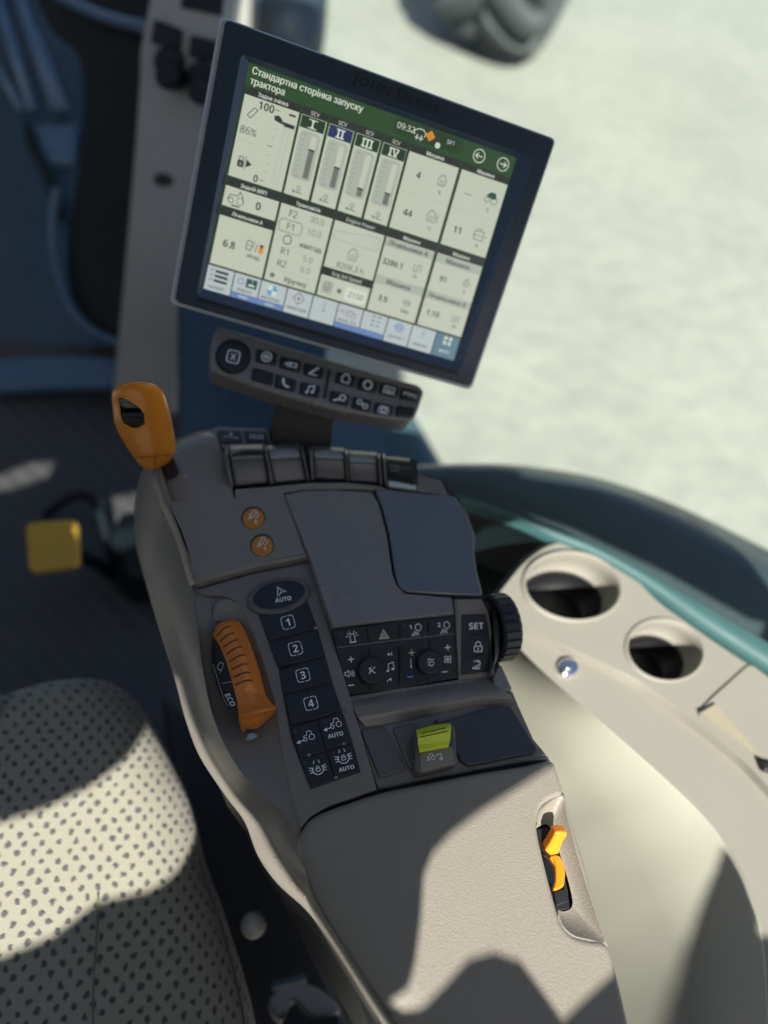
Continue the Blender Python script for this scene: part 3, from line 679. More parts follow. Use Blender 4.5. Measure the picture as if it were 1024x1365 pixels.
ic = Icon(ICON, (597,879), 0, BP, .0005)
for a in (45,135,225,315): ic.line(*ell(3*math.cos(math.radians(a)),3*math.sin(math.radians(a)),2.6,1.8,a,10), closed=True, w=.0006)
K.part('symbol', ICON, M['white'], blk)
bm = B(); ic = Icon(bm, (512,847), 6, BP, .0005); ic.line((0,-7.5),(6,4),(-6,4), closed=True, w=.0007); ic.line((0,-3),(2.8,2.2),(-2.8,2.2), closed=True, w=.0006)
K.part('symbol', bm, M['cream'], blk)
bm = B(); ic = Icon(bm, (549,870), 6, BP, .0006); ic.line((-4,0),(4,0), w=.0008); ic.line((0,-4),(0,4), w=.0008)
K.part('symbol', bm, M['cream'], blk)
bm = B(); ic = Icon(bm, (547,902), 6, BP, .0005); ic.line((-4,0),(4,0), w=.0010); K.part('symbol', bm, M['bluep'], blk)
for c in ((454,846),(497,839),(539,834),(578,831)):
    bm = B(); flat(bm, ell(*c,2.4,2.6,0,12), BP, .0006); K.part('indicator_dot', bm, M['dim'], blk)
for c, r, t in (((496,894),17.2,'volume'),((574,883),16,'vent')):
    bm = B(); slab(bm, ell(c[0]-1.2,c[1]-1.4,r+2.2,r+2.2,0,36), BP, .003, .0004, lift=.0008); w_ = K.part('knob_well', bm, M['black'], blk)
    bm = B(); slab(bm, ell(*c,r,r,0,40), BP, .012, .0012, lift=.0075, seg=4); kn = K.part('round_knob', bm, M['blockkey'], label='round dark knob with a crossed-out note' if t == 'volume' else 'round dark knob with a seat airflow symbol')
    bm = B(); ic = Icon(bm, c, 5, BP, .0080, 1.0)
    if t == 'volume': ic.line((-4.5,4),(4.5,-5), w=.0006); ic.line((-4,-4),(4,4), w=.0007); ic.line((-3,3),(-3,-3),(0,-5), w=.0005)
    else: ic.line((-4,-3),(-1,-5),(2,-3),(5,-4), w=.0006); ic.line((-4,0),(0,-1),(4,-1), w=.0006); ic.line((-1,1),(0,5),(3,4),(5,0), w=.0006); ic.line((-4,4),(-1,3), w=.0005)
    K.part('symbol', bm, M['white'], kn)
# SET panel
hs = slabpart(K, 'set_housing', rnd([(606.5,798),(643,798),(652,815),(656.5,842),(657,870),(655,902),(612,907.5)], 2), BP, .02, M['shell'], .0018, lift=.0018)
sp_ = slabpart(K, 'set_panel', rnd([(615.5,819),(648,818),(652,840),(654,868),(652.5,895),(615,900)], 2), BP, .01, M['blockkey'], .0006, lift=.0026)
bm = B()
lettering(bm, 'SET', pxf((635,834.5), 2, BP, .0030), 8.6, .035)
ic = Icon(bm, (637.5,862.5), 0, BP, .0030); ic.line((-5,-1),(5,-1),(5,6),(-5,6), closed=True, w=.0008); ic.line((-3.2,-1),(-3.2,-5),(-1.5,-7),(1.5,-7),(3.2,-5),(3.2,-1), w=.0008); ic.line((0,1),(0,4), w=.0012)
ic = Icon(bm, (635.5,886), 0, BP, .0030); ic.line((-4,-4),(1,-5.5),(4,-3.5),(5,-1),(-5,4),(-5,5.5),(5,5.5), w=.0007); ic.line((5,2),(-3,5.4), w=.0007); ic.line((2,-6.5),(4.4,-3.5),(1,-3), w=.0006)
K.part('symbol', bm, M['white'], sp_)
bm = B()
for P in ([(625,847),(646,846)],[(625,876),(646,873)]): slab(bm, rnd([(P[0][0],P[0][1]-1),(P[1][0],P[1][1]-1),(P[1][0],P[1][1]+1),(P[0][0],P[0][1]+1)], .9), BP, .002, .0004, lift=.0036)
K.part('divider', bm, M['black'], sp_)
# ribbed wheel on the flank
ax = (D0.hit((690,836)) - D0.hit((650,841))).normalized()
wc = hz(666,836,-4); R = .0300; W = .018
e1 = Vector((0,0,1)); e2 = ax.cross(e1).normalized(); rows = []
prof = [(-.5,.80),(-.5,.93),(-.42,1.0),(.30,1.0),(.42,.95),(.5,.84),(.5,.0)]
NR = 192
for (x, r) in prof:
    ring = []
    for k in range(NR):
        t = 2*math.pi*k/NR; rr = R*r - (.0016 if (k % 8 in (0,1) and r > .9) else 0)
        ring.append(wc + ax*(x*W) + (e1*math.cos(t) + e2*math.sin(t))*rr)
    rows.append(ring)
bm = B(); loft(bm, rows, closed=True, smooth=False); K.part('ribbed_wheel', bm, M['blockkey'], label='large black ribbed wheel on the right flank')
slabpart(K, 'wheel_collar', rnd([(644,797),(655,796),(663,812),(668,840),(667,868),(661,884),(656,903),(657,862),(653,815)], 3), zp(DZ + .004), .03, M['pad2'], .002)
slabpart(K, 'flank_block', rnd([(657,903),(664,887),(669,886),(684,919),(668,922),(660,917)], 3), zp(DZ - .001), .03, M['lid'], .0018)
# ---- tray below the block
TP = zp(DZ - .006)
slabpart(K, 'tray', [(463,928),(535,916),(611,905),(656,902),(672,921),(684,921),(690,936),(712,985),(733,1010),(690,1017),(640,1026),(560,1041),(504,1053)], TP, .02, M['shell2'], .002)
wl_ = B(); rows = [[hz(466,930,-8), hz(535,918,-8), hz(611,906.5,-8), hz(657,904,-7), hz(672,923,-7)], [hz(474,950,1), hz(535,940,2), hz(612,928,2), hz(662,924,2), hz(684,930,0)], [hz(487,969,-5), hz(530,962,-4.6), hz(582,951,-4.6), hz(640,940,-4.6), hz(690,937,-5)]]
loft(wl_, net(rows, 5, 5)); K.part('tray_wall', wl_, M['shell2'])
slabpart(K, 'left_flap', rnd([(480,972),(514,967.5),(542,1023),(540,1028),(506,1037)], 5), TP, .006, M['pad2'], .0014, lift=.002)
slabpart(K, 'right_flap', rnd([(580,958),(584,963),(662,939.5),(682,942),(718,999),(713,1004),(626,1021),(616,1015)], 4), TP, .008, mat('satin_navy_flap', (.035,.040,.048), .36, bump=(1100,.15,.0003), vary=.1), .0016, lift=.004)
slabpart(K, 'switch_ramp', rnd([(524,970),(556,962),(566,1010),(552,1026),(545,1022)], 4), TP, .006, M['pad2'], .0015, lift=.003)
swh = slabpart(K, 'switch_housing', rnd([(554,973),(563,966),(600,962),(607,967),(610.5,1019),(560,1031.5),(553,1025)], 4), TP, .014, M['pad2'], .002, lift=.012)
yr = [[(554.5,973,10),(577,967,11.5),(600,964,10)],[(555.5,978,16),(578,972,17.5),(601.5,968.5,16)],[(557,984,17),(579,979,18.5),(601,976,17)],[(557.5,993,13.5),(580,989,15),(600,986,13.5)],[(559,1002,12.5),(580,998.5,13),(598,995.5,12.5)],[(559,1004,5),(580,1000,5),(598,997,5)]]
bm = B(); patch(bm, yr, 5, 5); yk = K.part('lime_rocker', bm, M['lime'], swh, 'lime yellow rocker with a dark groove')
bm = B(); tube(bm, [hz(562,978,17.2), hz(578,974,18.3), hz(594,970,17.2)], .0005, 6); tube(bm, [hz(560,983,17.7), hz(579,978.5,18.7), hz(597,974.5,17.7)], .0003, 6); K.part('groove', bm, M['black'], yk)
fpn = p3(hz(560,1003,7), hz(604,994,7), hz(585,1026,6.2))
slabpart(K, 'switch_face', rnd([(559.5,1003.5),(603,994),(607,1017),(561,1028)], 3), fpn, .003, M['shell'], .0008, lift=.0002, parent=swh)
bm = B(); ic = Icon(bm, (578,1010), 9, fpn, .0006, .9); ic.tractor(-4, 0, .8); ic.line((3,-2),(8,-4),(12,-4),(12,1), w=.0006); ic.circ(11,3,2,.0006); K.part('symbol', bm, M['white'], swh)
# ---- armrest pad and its recess
pad = [(399,1128),(400,1114),(406,1102),(418,1089),(440,1078.5),(504,1057),(560,1045),(640,1029.5),(700,1020),(736,1013.5),(745,1030),(752,1052),(750,1061),(735,1068),(723,1078),(718,1094),(718.5,1110),(725,1140),(735,1180),(745,1215),(752,1232),(765,1245),(785,1250.5),(805,1254),(815,1266),(827,1310),(843,1380),(853,1440),(590,1440),(548,1395),(522,1363),(490,1315),(456,1258),(423,1203),(407,1160)]
pads = [tuple(p) for p in spline([Vector(p) for p in pad], 4, True)]
def pbev(p):
    if p[0] < 600 and p[1] > 1112:
        t = min(1, (p[1] - 1112) / 120); return .006 + .020 * t * t * (3 - 2 * t)
    return .005
bm = B(); slab(bm, pads, zp(DZ + .003), .045, 0, seg=8, bevf=pbev, bmax=.011); pd = K.part('armrest_pad', bm, M['leather'], label='grained taupe armrest pad')
rim = [(716,1098),(719,1084),(733,1070),(750,1062),(756,1088),(768,1135),(785,1190),(801,1240),(806,1256),(786,1252),(766,1247),(751,1234),(744,1215)]
flo = [(714,1105),(720,1101),(728,1099),(733,1103),(739,1118),(747,1140),(757,1172),(763,1198),(763,1207),(760,1212),(756,1214),(751,1215),(745,1214)]
bm = B(); rr = spline([hz(*p, 1.5) for p in rim], 4); ff = spline([hz(*p, -8) for p in flo], 4)
ff2 = [a.lerp(b, .65) + Vector((0,0,-.003)) for a, b in zip(rr, ff)]
loft(bm, [rr, ff2, ff]); ro = [p + Vector((0,0,-.05)) + (p - hz(742,1150,0)).normalized()*.004 for p in rr]; rl = [p + (p - hz(742,1150,0)).normalized()*.003 for p in rr]
loft(bm, [rr, rl, ro]); K.part('recess_wall', bm, M['leather'])
slabpart(K, 'slide_slot', rnd([(713,1106),(730,1102),(737,1119),(750,1165),(759,1200),(760,1211),(744,1215),(730,1180),(720,1140)], 3), zp(DZ - .0075), .01, M['black'], .0006)
bm = B(); slab(bm, spline([Vector(p) for p in [(722,1141),(731,1142),(739,1157),(742,1172),(738,1186),(733,1184)]], 4, True), zp(DZ - .004), .006, .002); K.part('slide_disc', bm, M['steel'])
slabpart(K, 'slide_catch', rnd([(738,1190),(754,1184),(758,1202),(742,1208)], 2), zp(DZ - .005), .006, M['key'], .001)
bl_p = p3(hz(727,1135,-3), hz(741,1110,11), hz(756,1111,10))
bm = B(); slab(bm, rnd([(727,1135),(733,1126),(738,1117),(741,1110),(748,1109),(756.5,1110),(756.5,1114),(751,1122),(748,1131),(745,1139),(734,1141.5)], 1.5, 2), bl_p, .007, .0016, seg=4); sl = K.part('slide_lever', bm, M['lever'], label='bright orange forked slide lever')
l2 = [(733.5,1141.5),(745,1139.5),(751,1149),(754,1162),(753.5,1172),(751,1182),(739,1186),(741,1172),(741,1160),(739,1151)]
bm = B(); slab(bm, [tuple(p) for p in spline([Vector(p) for p in l2], 3, True)], p3(hz(734,1141,-6), hz(752,1150,-6), hz(745,1186,-4)), .007, .0014); K.part('lever_tail', bm, M['lever'], sl)
# ================================================================== the display
def homog(src, dst):
    A = []
    for (x, y), (u, v) in zip(src, dst):
        A += [[x,y,1,0,0,0,-u*x,-u*y,-u],[0,0,0,x,y,1,-v*x,-v*y,-v]]
    return np.linalg.svd(np.array(A, float))[2][-1].reshape(3, 3)
UV4 = [(0,0),(1,0),(1,1),(0,1)]
HOUS = [(293,20),(743,185),(629,521),(225,405)]
h = homog(UV4, [(a - CX, b - CY) for a, b in HOUS]); Kc = np.diag([1/F, 1/F, 1.0]); a_ = Kc @ h[:, 0]; t_ = Kc @ h[:, 2]; b_ = Kc @ h[:, 1]
s_ = .295 / np.linalg.norm(a_) * np.sign(t_[2])
dep = [(t_ * s_)[2], ((t_ + a_) * s_)[2], ((t_ + a_ + b_) * s_)[2], ((t_ + b_) * s_)[2]]
print('MONITOR depths', dep)
MP = p3((*HOUS[0], dep[0]), (*HOUS[1], dep[1]), (*HOUS[3], dep[3]))
mb = MP.hit((430, 460)); D = Thing('display_monitor', 'slate framed touch screen display with a green header bar, standing above the console', 'display', Vector((mb.x, mb.y, mb.z - .05)))
bm = B(); slab(bm, rnd(HOUS, 9, 5), MP, .030, .003, lift=-.0064); hou = D.part('housing', bm, M['rim'])
OUT = [(301,25.5),(740,186.5),(627.5,515.5),(233,402)]; OPN = [(322,71),(713,211),(613,496),(262,395)]; SCR = [(332,83),(689,210.5),(605.5,482),(269.5,385)]
SP0 = MP.up(-.0045)
ro = rnd(OUT, 8, 5); ri = rnd(OPN, 9, 5); rs = rnd(SCR, 2, 5)
ro2 = [tuple(Vector(p).lerp(Vector((482, 282)), .006)) for p in ro]
bm = B(); loft(bm, [[MP.up(-.0064).hit(p) for p in ro], [MP.hit(p) for p in ro], [MP.up(.0012).hit(p) for p in ro2], [MP.up(.0012).hit(p) for p in ri]], closed=True, smooth=False)
bez = D.part('bezel', bm, M['bezel'])
bm = B(); loft(bm, [[MP.up(.0012).hit(p) for p in ri], [SP0.up(.0006).hit(p) for p in rs], [SP0.up(-.003).hit(p) for p in rs]], closed=True, smooth=False); D.part('bezel_lip', bm, M['bezel2'], bez)
bm = B(); slab(bm, [(264,396.5),(612,496.5),(610,501),(262.5,401)], MP, .003, .0006, lift=.0030); D.part('lower_groove', bm, M['black'], bez)
bm = B(); lg = lambda x: (470 + x * .9333, 101.5 + x * .3590)
def adv(s, hh):
    v = text_geo(s, .02)[0]; return (max(p.x for p in v) - min(p.x for p in v)) / CAP * hh
cur = 0; runs = []
for s, hh, gap in (('J',14.5,2.2),('OHN',11.5,7),('D',14.5,2.2),('EERE',11.5,0)):
    wv = adv(s, hh) * 1.12; runs.append((s, cur + wv/2, hh)); cur += wv + gap
for s, x, hh in runs:
    c = lg(x * 125 / cur); dy = (14.5 - hh) / 2
    lettering(bm, s, pxf((c[0] - dy*.36, c[1] + dy*.93), -21.0, MP, .0016), hh, .02, sx=1.12*125/cur)
D.part('lettering', bm, M['black'], bez)
Hs = homog(UV4, SCR)
def uvp(u, v):
    q = Hs @ np.array([u, v, 1.0]); return (q[0]/q[2], q[1]/q[2])
EXS = 1.0
def scr_mat(name, srgb, k=1.0):
    lin = [((c/255 + .055)/1.055)**2.4 if c > 10 else c/3294 for c in srgb]
    return mat('screen_' + name, (.035,.038,.038), .32, spec=.8, emit=[l for l in lin], estr=EMIT * k)
EMIT = .36
SM = [scr_mat('tile', (205,212,190)), scr_mat('green', (44,78,38)), scr_mat('dark', (44,46,42)), scr_mat('text', (52,54,52)), scr_mat('white', (225,232,215)), scr_mat('navy', (42,52,98)), scr_mat('lightgrey', (182,190,176)), scr_mat('grey', (118,122,114)), scr_mat('bar', (110,140,195)), scr_mat('amber', (230,150,40)), scr_mat('sky', (90,175,215)), scr_mat('teal', (36,84,74)), scr_mat('toolbar', (196,206,206)), scr_mat('tealtile', (92,132,150)), scr_mat('header_dark', (38,62,38))]
TILE, GREEN, DARK, TXT, WHT, NAVY, LG, GR, BARC, AMB, SKY, TEAL, TOOL, TT, HD = range(15)
class Screen:
    def __init__(s): s.bm = B(); s.k = 0
    def _m(s, n0, m):
        s.bm.faces.ensure_lookup_table()
        for f in s.bm.faces[n0:]: f.material_index = m
    def z(s): s.k += 1; return .00008 + s.k * 2.0e-6
    def poly(s, P, m):
        n0 = len(s.bm.faces); flat(s.bm, [uvp(*p) for p in P], SP0, s.z()); s._m(n0, m)
    def rect(s, u0, v0, u1, v1, m, r=0):
        P = [(u0,v0),(u1,v0),(u1,v1),(u0,v1)]
        s.poly(P if not r else [tuple(p) for p in rnd([Vector(p) for p in P], r, 4)], m)
    def line(s, P, m, w=.0005, closed=False):
        n0 = len(s.bm.faces); ribbon(s.bm, [uvp(*p) for p in P], w, SP0, s.z(), closed); s._m(n0, m)
    def circ(s, u, v, r, m, w=.0005): s.line([(u + r*.75*math.cos(t), v + r*math.sin(t)) for t in [2*math.pi*i/16 for i in range(16)]], m, w, True)
    def disc(s, u, v, r, m): s.poly([(u + r*.75*math.cos(t), v + r*math.sin(t)) for t in [2*math.pi*i/16 for i in range(16)]], m)
    def text(s, u, v, t, hgt, m=TXT, al='C', bold=.012, sx=1.0):
        n0 = len(s.bm.faces); pl = SP0.up(s.z())
        lettering(s.bm, t, lambda x, y: pl.hit(uvp(u + x*.75, v - y)), hgt, bold, al, sx); s._m(n0, m)
bm = B(); slab(bm, SCR, SP0, .004, .0002); scr = D.part('screen', bm, SM[HD])
X = Screen()
X.rect(0,0,1,.092,GREEN); X.rect(.531,.006,.793,.072,HD,.03)
X.text(.017,.024,'Стандартна сторінка запуску',.0285,WHT,'L',.015,.93); X.text(.017,.066,'трактора',.0285,WHT,'L',.015,.93)
X.text(.576,.036,'09:32',.026,WHT,'C',.01); X.text(.746,.034,'SF1',.018,WHT)
X.line([(.612,.05),(.606,.036),(.622,.022),(.640,.022),(.652,.036),(.648,.05)],WHT,.0007); X.line([(.622,.046),(.622,.07)],WHT,.0008); X.line([(.638,.046),(.638,.07)],WHT,.0008); X.line([(.614,.06),(.646,.06)],WHT,.0006)
X.poly([(.669,.012),(.687,.036),(.669,.06),(.651,.036)],AMB); X.text(.669,.036,'i',.02,HD); X.disc(.703,.064,.013,WHT); X.text(.703,.064,'i',.014,HD)
for u, d in ((.862,-1),(.957,1)):
    X.circ(u,.047,.029,WHT,.0007); X.line([(u-.013*1,.047),(u+.013,.047)],WHT,.0008); X.line([(u+d*.003,.035),(u+d*.013,.047),(u+d*.003,.059)],WHT,.0008)
X.line([(.812,.0),(.812,.092)],HD,.0003); X.line([(.908,.0),(.908,.092)],HD,.0003)
CU = [(.008,.201),(.210,.301),(.311,.401),(.411,.501),(.511,.600),(.610,.802),(.814,.997)]
for i, (u0, u1) in enumerate(CU):
    X.rect(u0, .094, u1, .126, DARK); X.rect(u0, .126, u1, .474, TILE)
    X.text((u0+u1)/2, .110, ['Задня зчіпка','SCV','SCV','SCV','SCV','Машина','Машина'][i], .0165, WHT, 'C', .01)
# rear hitch tile
X.text(.088,.150,'100',.032,TXT,'C',.02); X.text(.045,.268,'86%',.031,TXT,'C',.005); X.text(.103,.452,'0',.030,TXT,'C',.02)
X.line([(.030,.205),(.050,.168),(.062,.176),(.042,.214)],TXT,.0006,True); X.line([(.018,.312),(.070,.312)],LG,.0003)
X.line([(.118,.147),(.136,.147)],TXT,.0005); X.line([(.116,.452),(.136,.452)],TXT,.0005); X.line([(.116,.300),(.136,.300)],TXT,.0005)
for k in range(1, 8):
    v = .147 + .305*k/8
    if k != 4: X.line([(.126,v),(.136,v)],GR,.0003)
X.rect(.163,.205,.181,.452,LG); X.rect(.165,.207,.179,.450,TILE)
X.poly([(.120,.172),(.136,.166),(.150,.178),(.150,.196),(.124,.190)],TXT); X.poly([(.150,.184),(.196,.186),(.196,.202),(.160,.202)],TXT); X.line([(.168,.148),(.192,.148)],TXT,.0016); X.poly([(.146,.186),(.158,.186),(.158,.196),(.146,.196)],TEAL)
X.rect(.030,.395,.052,.425,TXT,.006); X.line([(.034,.395),(.034,.380),(.048,.380),(.048,.395)],TXT,.0006); X.line([(.056,.372),(.056,.432)],TXT,.0004); X.poly([(.060,.385),(.080,.402),(.060,.42)],TXT); X.text(.041,.411,'0',.014,TILE)
# SCV columns
for i, (u0, f, rom, m) in enumerate(((.210,.262,'I',HD),(.311,.298,'II',NAVY),(.411,.352,'III',HD),(.511,.335,'IV',HD))):
    c = u0 + .045
    X.rect(u0+.002,.128,u0+.088,.180,m); n0 = None
    X.text(c,.155,rom,.036,WHT,'C',.02)
    for sx_ in (-1, 1): X.rect(c-.016,.136,c+.016,.1395,WHT) if sx_ < 0 else X.rect(c-.016,.171,c+.016,.1745,WHT)
    X.rect(u0+.008,.188,u0+.082,.398,LG,.02); X.rect(c+.006,.203,c+.026,.386,TILE)
    X.rect(c+.006,f,c+.026,.386,GR); X.rect(c+.005,f-.004,c+.027,f+.003,TXT)
    for k in range(9):
        v = .205 + .18*k/8; L_ = .015 if k in (0,8) else .009
        X.line([(c-.026,v),(c-.026+L_,v)],GR,.0004)
    X.circ(c+.002,.434,.009,TXT,.0004); X.line([(c+.002,.442),(c+.002,.455)],TXT,.0005); X.line([(c-.018,.452),(c+.018,.456)],TXT,.0006); X.line([(c-.012,.445),(c-.018,.452),(c-.012,.460)],TXT,.0005)
# machine tiles
def engine(u, v, k=1.0, m=TXT):
    X.line([(u-.012*k,v+.02*k),(u-.016*k,v-.004*k),(u-.006*k,v-.026*k),(u+.006*k,v-.026*k),(u+.016*k,v-.004*k),(u+.012*k,v+.02*k)],m,.0005,True); X.circ(u,v+.004*k,.008*k,m,.0004)
X.text(.665,.212,'4',.030,TXT,'C',.02); engine(.755,.205); X.text(.757,.255,'%',.018); X.line([(.618,.302),(.797,.302)],LG,.0003)
X.text(.663,.387,'44',.030,TXT,'C',.02); engine(.752,.372,1.1); X.line([(.776,.35),(.776,.395)],TXT,.0004); X.text(.757,.425,'°C',.018)
X.text(.862,.217,'---',.030,TXT,'C',.0); X.poly([(.930,.20),(.945,.18),(.965,.18),(.972,.205),(.955,.21)],TEAL); X.circ(.937,.217,.012,TXT); X.circ(.965,.215,.016,TXT); X.text(.950,.262,'%',.018); X.line([(.822,.302),(.993,.302)],LG,.0003)
X.text(.861,.390,'11',.030,TXT,'C',.02); X.line([(.930,.365),(.965,.365),(.965,.405),(.930,.405)],TXT,.0005,True); X.line([(.920,.385),(.978,.385)],TXT,.0004); X.line([(.938,.355),(.958,.355)],TXT,.0006); X.text(.950,.432,'%',.018)
# second row
X.rect(.008,.484,.201,.516,DARK); X.text(.105,.500,'Задній ВВП',.0165,WHT,'C',.01); X.rect(.008,.518,.201,.606,TILE)
X.text(.133,.565,'0',.034,TXT,'C',.02); X.line([(.022,.575),(.03,.55),(.055,.55),(.062,.53),(.075,.55),(.08,.575)],TXT,.0006); X.circ(.035,.575,.012,TXT); X.circ(.068,.57,.016,TXT); X.line([(.04,.595),(.07,.595)],TXT,.001)
X.rect(.008,.612,.201,.648,DARK); X.text(.105,.631,'Лічильники А',.0165,WHT,'C',.01); X.rect(.008,.650,.201,.873,TILE)
X.text(.061,.767,'6,8',.032,TXT,'C',.02); X.line([(.122,.765),(.122,.725),(.140,.725),(.140,.765)],TXT,.0006,True); X.line([(.126,.745),(.136,.745)],TXT,.0005); X.line([(.143,.75),(.149,.735),(.146,.72)],TXT,.0005); X.text(.158,.748,'/',.034); X.rect(.168,.728,.184,.768,AMB); X.poly([(.168,.728),(.184,.728),(.176,.746)],TXT); X.text(.153,.790,'л/год',.018,TXT,'C',.01)
X.rect(.210,.484,.402,.516,DARK); X.text(.306,.500,'Трансмісія',.0165,WHT,'C',.01); X.rect(.210,.518,.402,.873,TILE)
for t, v, b2 in (('F2',.551,''),('F1',.609,''),('R1',.724,''),('R2',.782,'')): X.text(.260,v,t,.030,TXT,'C',.012)
for t, v in (('30.0',.548),('10.0',.605),('5.0',.728),('6.0',.780)): X.text(.349,v,t,.027,GR,'C',.004)
X.text(.349,.672,'км/год',.024,TXT,'C',.02); X.circ(.260,.670,.020,TXT,.0008)
X.line([tuple(p) for p in rnd([Vector(p) for p in [(.218,.582),(.302,.582),(.302,.638),(.218,.638)]], .016, 4)],GR,.0006,True)
X.line([(.214,.815),(.398,.815)],LG,.0003); X.text(.323,.847,'Уручну',.024,TXT,'C',.012); X.disc(.236,.845,.012,GR)
X.rect(.411,.484,.602,.516,DARK); X.text(.506,.500,'Engine Power',.0165,WHT,'C',.01); X.rect(.411,.518,.602,.735,TILE)
X.line([(.420,.565),(.590,.535),(.590,.600),(.420,.600)],LG,.0008,True); X.line([(.575,.537),(.575,.600)],LG,.0005); engine(.506,.650,1.15); X.text(.508,.709,'8208,3 h',.026,TXT,'C',.014)
X.rect(.411,.738,.602,.772,DARK); X.text(.506,.756,'Eng Set Speed',.0165,WHT,'C',.01); X.rect(.411,.774,.602,.873,TILE)
X.rect(.420,.795,.465,.858,LG,.012); engine(.443,.825,.8); X.disc(.490,.828,.012,GR); X.rect(.512,.795,.595,.862,WHT,.018); X.text(.555,.829,'2150',.025,TXT,'C',.014)
for u0, u1, A in ((.610,.802,('Машина','Лічильники А','3286,1','га','Машина','3,5','бар')),(.814,.997,('Машина','Машина','91','%','Лічильники А','1,10','га'))):
    c = (u0 + u1)/2
    X.rect(u0,.484,u1,.516,DARK); X.text(c,.500,A[0],.0165,WHT,'C',.01); X.rect(u0,.518,u1,.873,TILE)
    X.rect(u0,.520,u1,.560,LG); X.text(c-.004,.541,A[1],.023,TXT,'C',.01); X.text(u0+.048,.629,A[2],.027,TXT,'C',.016,.95); X.text(u0+.142,.655,A[3],.017)
    X.rect(u0,.697,u1,.738,LG); X.text(c-.004,.718,A[4],.023,TXT,'C',.01); X.text(u0+.048,.801,A[5],.027,TXT,'C',.016); X.text(u0+.142,.830,A[6],.017)
    if u0 < .7: X.line([(.742,.60),(.742,.635),(.755,.635),(.755,.60),(.768,.60),(.768,.635)],TXT,.0005); X.circ(.752,.79,.014,TXT); X.line([(.735,.79),(.769,.79)],TXT,.0005)
    else: X.line([(.940,.625),(.955,.595),(.970,.625)],TXT,.0006); X.circ(.955,.625,.008,TXT); X.line([(.938,.785),(.972,.785)],TXT,.0005); X.line([(.938,.797),(.972,.797)],TXT,.0005); X.line([(.938,.809),(.972,.809)],TXT,.0005)
# toolbar
for k in range(10):
    u0 = .004 + k*.0995
    X.rect(u0+.001,.882,u0+.0965,.996 if k not in (1,2,5,6) else .970,TOOL if k < 9 else TT)
for k in range(3): X.line([(.034,.902+.022*k),(.082,.902+.022*k)],TXT,.0022); X.line([(.014,.898+.022*k),(.020,.906+.022*k),(.028,.892+.022*k)],TXT,.0005)
X.text(.050,.978,'НАЛАШТ.',.013); X.rect(.103,.972,.300,.997,BARC); X.text(.150,.985,'ФАЙЛ',.011,WHT); X.text(.250,.985,'ФАЙЛ',.011,WHT)
X.circ(.130,.915,.014,BARC,.0008); X.rect(.150,.893,.190,.935,TEAL); X.rect(.158,.918,.182,.926,WHT); X.text(.170,.905,'1',.018,WHT); X.text(.150,.955,'РОБОТА',.013)
X.disc(.248,.917,.026,WHT); X.poly([(.248,.917),(.248,.891),(.258,.893),(.2655,.905),(.2675,.917)],SKY); X.poly([(.248,.917),(.248,.943),(.238,.941),(.2305,.929),(.2285,.917)],SKY); X.text(.248,.957,'АВТОТРАС',.013)
X.circ(.350,.917,.022,GR,.0008); X.disc(.350,.917,.007,GR)
for a in (0,1,2,3): X.line([(.350+.018*math.cos(a*1.571),.917+.024*math.sin(a*1.571)),(.350+.026*math.cos(a*1.571),.917+.034*math.sin(a*1.571))],GR,.0006)
X.text(.350,.968,'НАВІГАЦІЯ',.013); X.line([(.450,.895),(.450,.925)],GR,.0006); X.disc(.450,.938,.006,GR)
X.line([(.530,.925),(.512,.915),(.530,.905)],GR,.0006); X.line([(.535,.918),(.545,.905),(.560,.905),(.570,.920)],GR,.0007); X.circ(.545,.925,.010,GR); X.circ(.566,.925,.012,GR); X.text(.548,.958,'КЕРУВ. ТЕХ.',.012)
X.rect(.502,.972,.698,.997,BARC)
for r in range(3):
    for c in range(2): X.line([(.638+.022*c,.895+.022*r),(.650+.022*c,.895+.022*r)],NAVY,.0009)
X.circ(.750,.915,.020,BARC,.0010); X.circ(.750,.915,.010,BARC,.0008); X.line([(.725,.915),(.775,.915)],BARC,.0006); X.text(.750,.965,'ДІАГНОСТ.',.012); X.text(.848,.915,'?',.044,BARC,'C',.02); X.text(.848,.968,'ДОВІДКА',.012)
for du in (-.014,.006):
    for dv in (-.020,.004): X.rect(.948+du,.910+dv,.948+du+.012,.910+dv+.017,WHT)
X.text(.948,.965,'МЕНЮ',.013,WHT)
D.part('screen_content', X.bm, SM, scr)
NP = p3((368,530,.70),(447,550,.715),(400,600,.712))
slabpart(D, 'mounting_bracket', [(374,520),(452,545),(446,560),(440,606),(358,592),(368,545)], NP, .02, M['brown'], .002)
# ================================================================== keypad under the display
KP = p3((290,450,.668),(555,525,.722),(300,496,.660))
kb_ = KP.hit((420, 500)); Kp = Thing('shortcut_keypad', 'curved grey strip of black shortcut keys with one large round key, below the display', 'keypad', Vector((kb_.x, kb_.y, kb_.z - .02)))
ko = [(284,447),(288,439),(297,436),(360,455),(440,479),(500,497),(545,509),(558,513),(565,521),(563,531),(556,551),(551,558),(541,561),(500,555),(452,547),(403,534),(370,525),(330,512),(290,497),(282,488)]
slabpart(Kp, 'housing', [tuple(p) for p in spline([Vector(p) for p in ko], 3, True)], KP, .022, M['lid'], .003)
bm = B(); slab(bm, ell(311,475,24,23.5,0,40), KP, .003, .0008, lift=.0006); Kp.part('key_well', bm, M['black'])
bm = B(); slab(bm, ell(311,474.5,21,20.5,0,40), KP, .006, .0015, lift=.004); rb = Kp.part('round_key', bm, M['key'], label='large round black key with a boxed X')
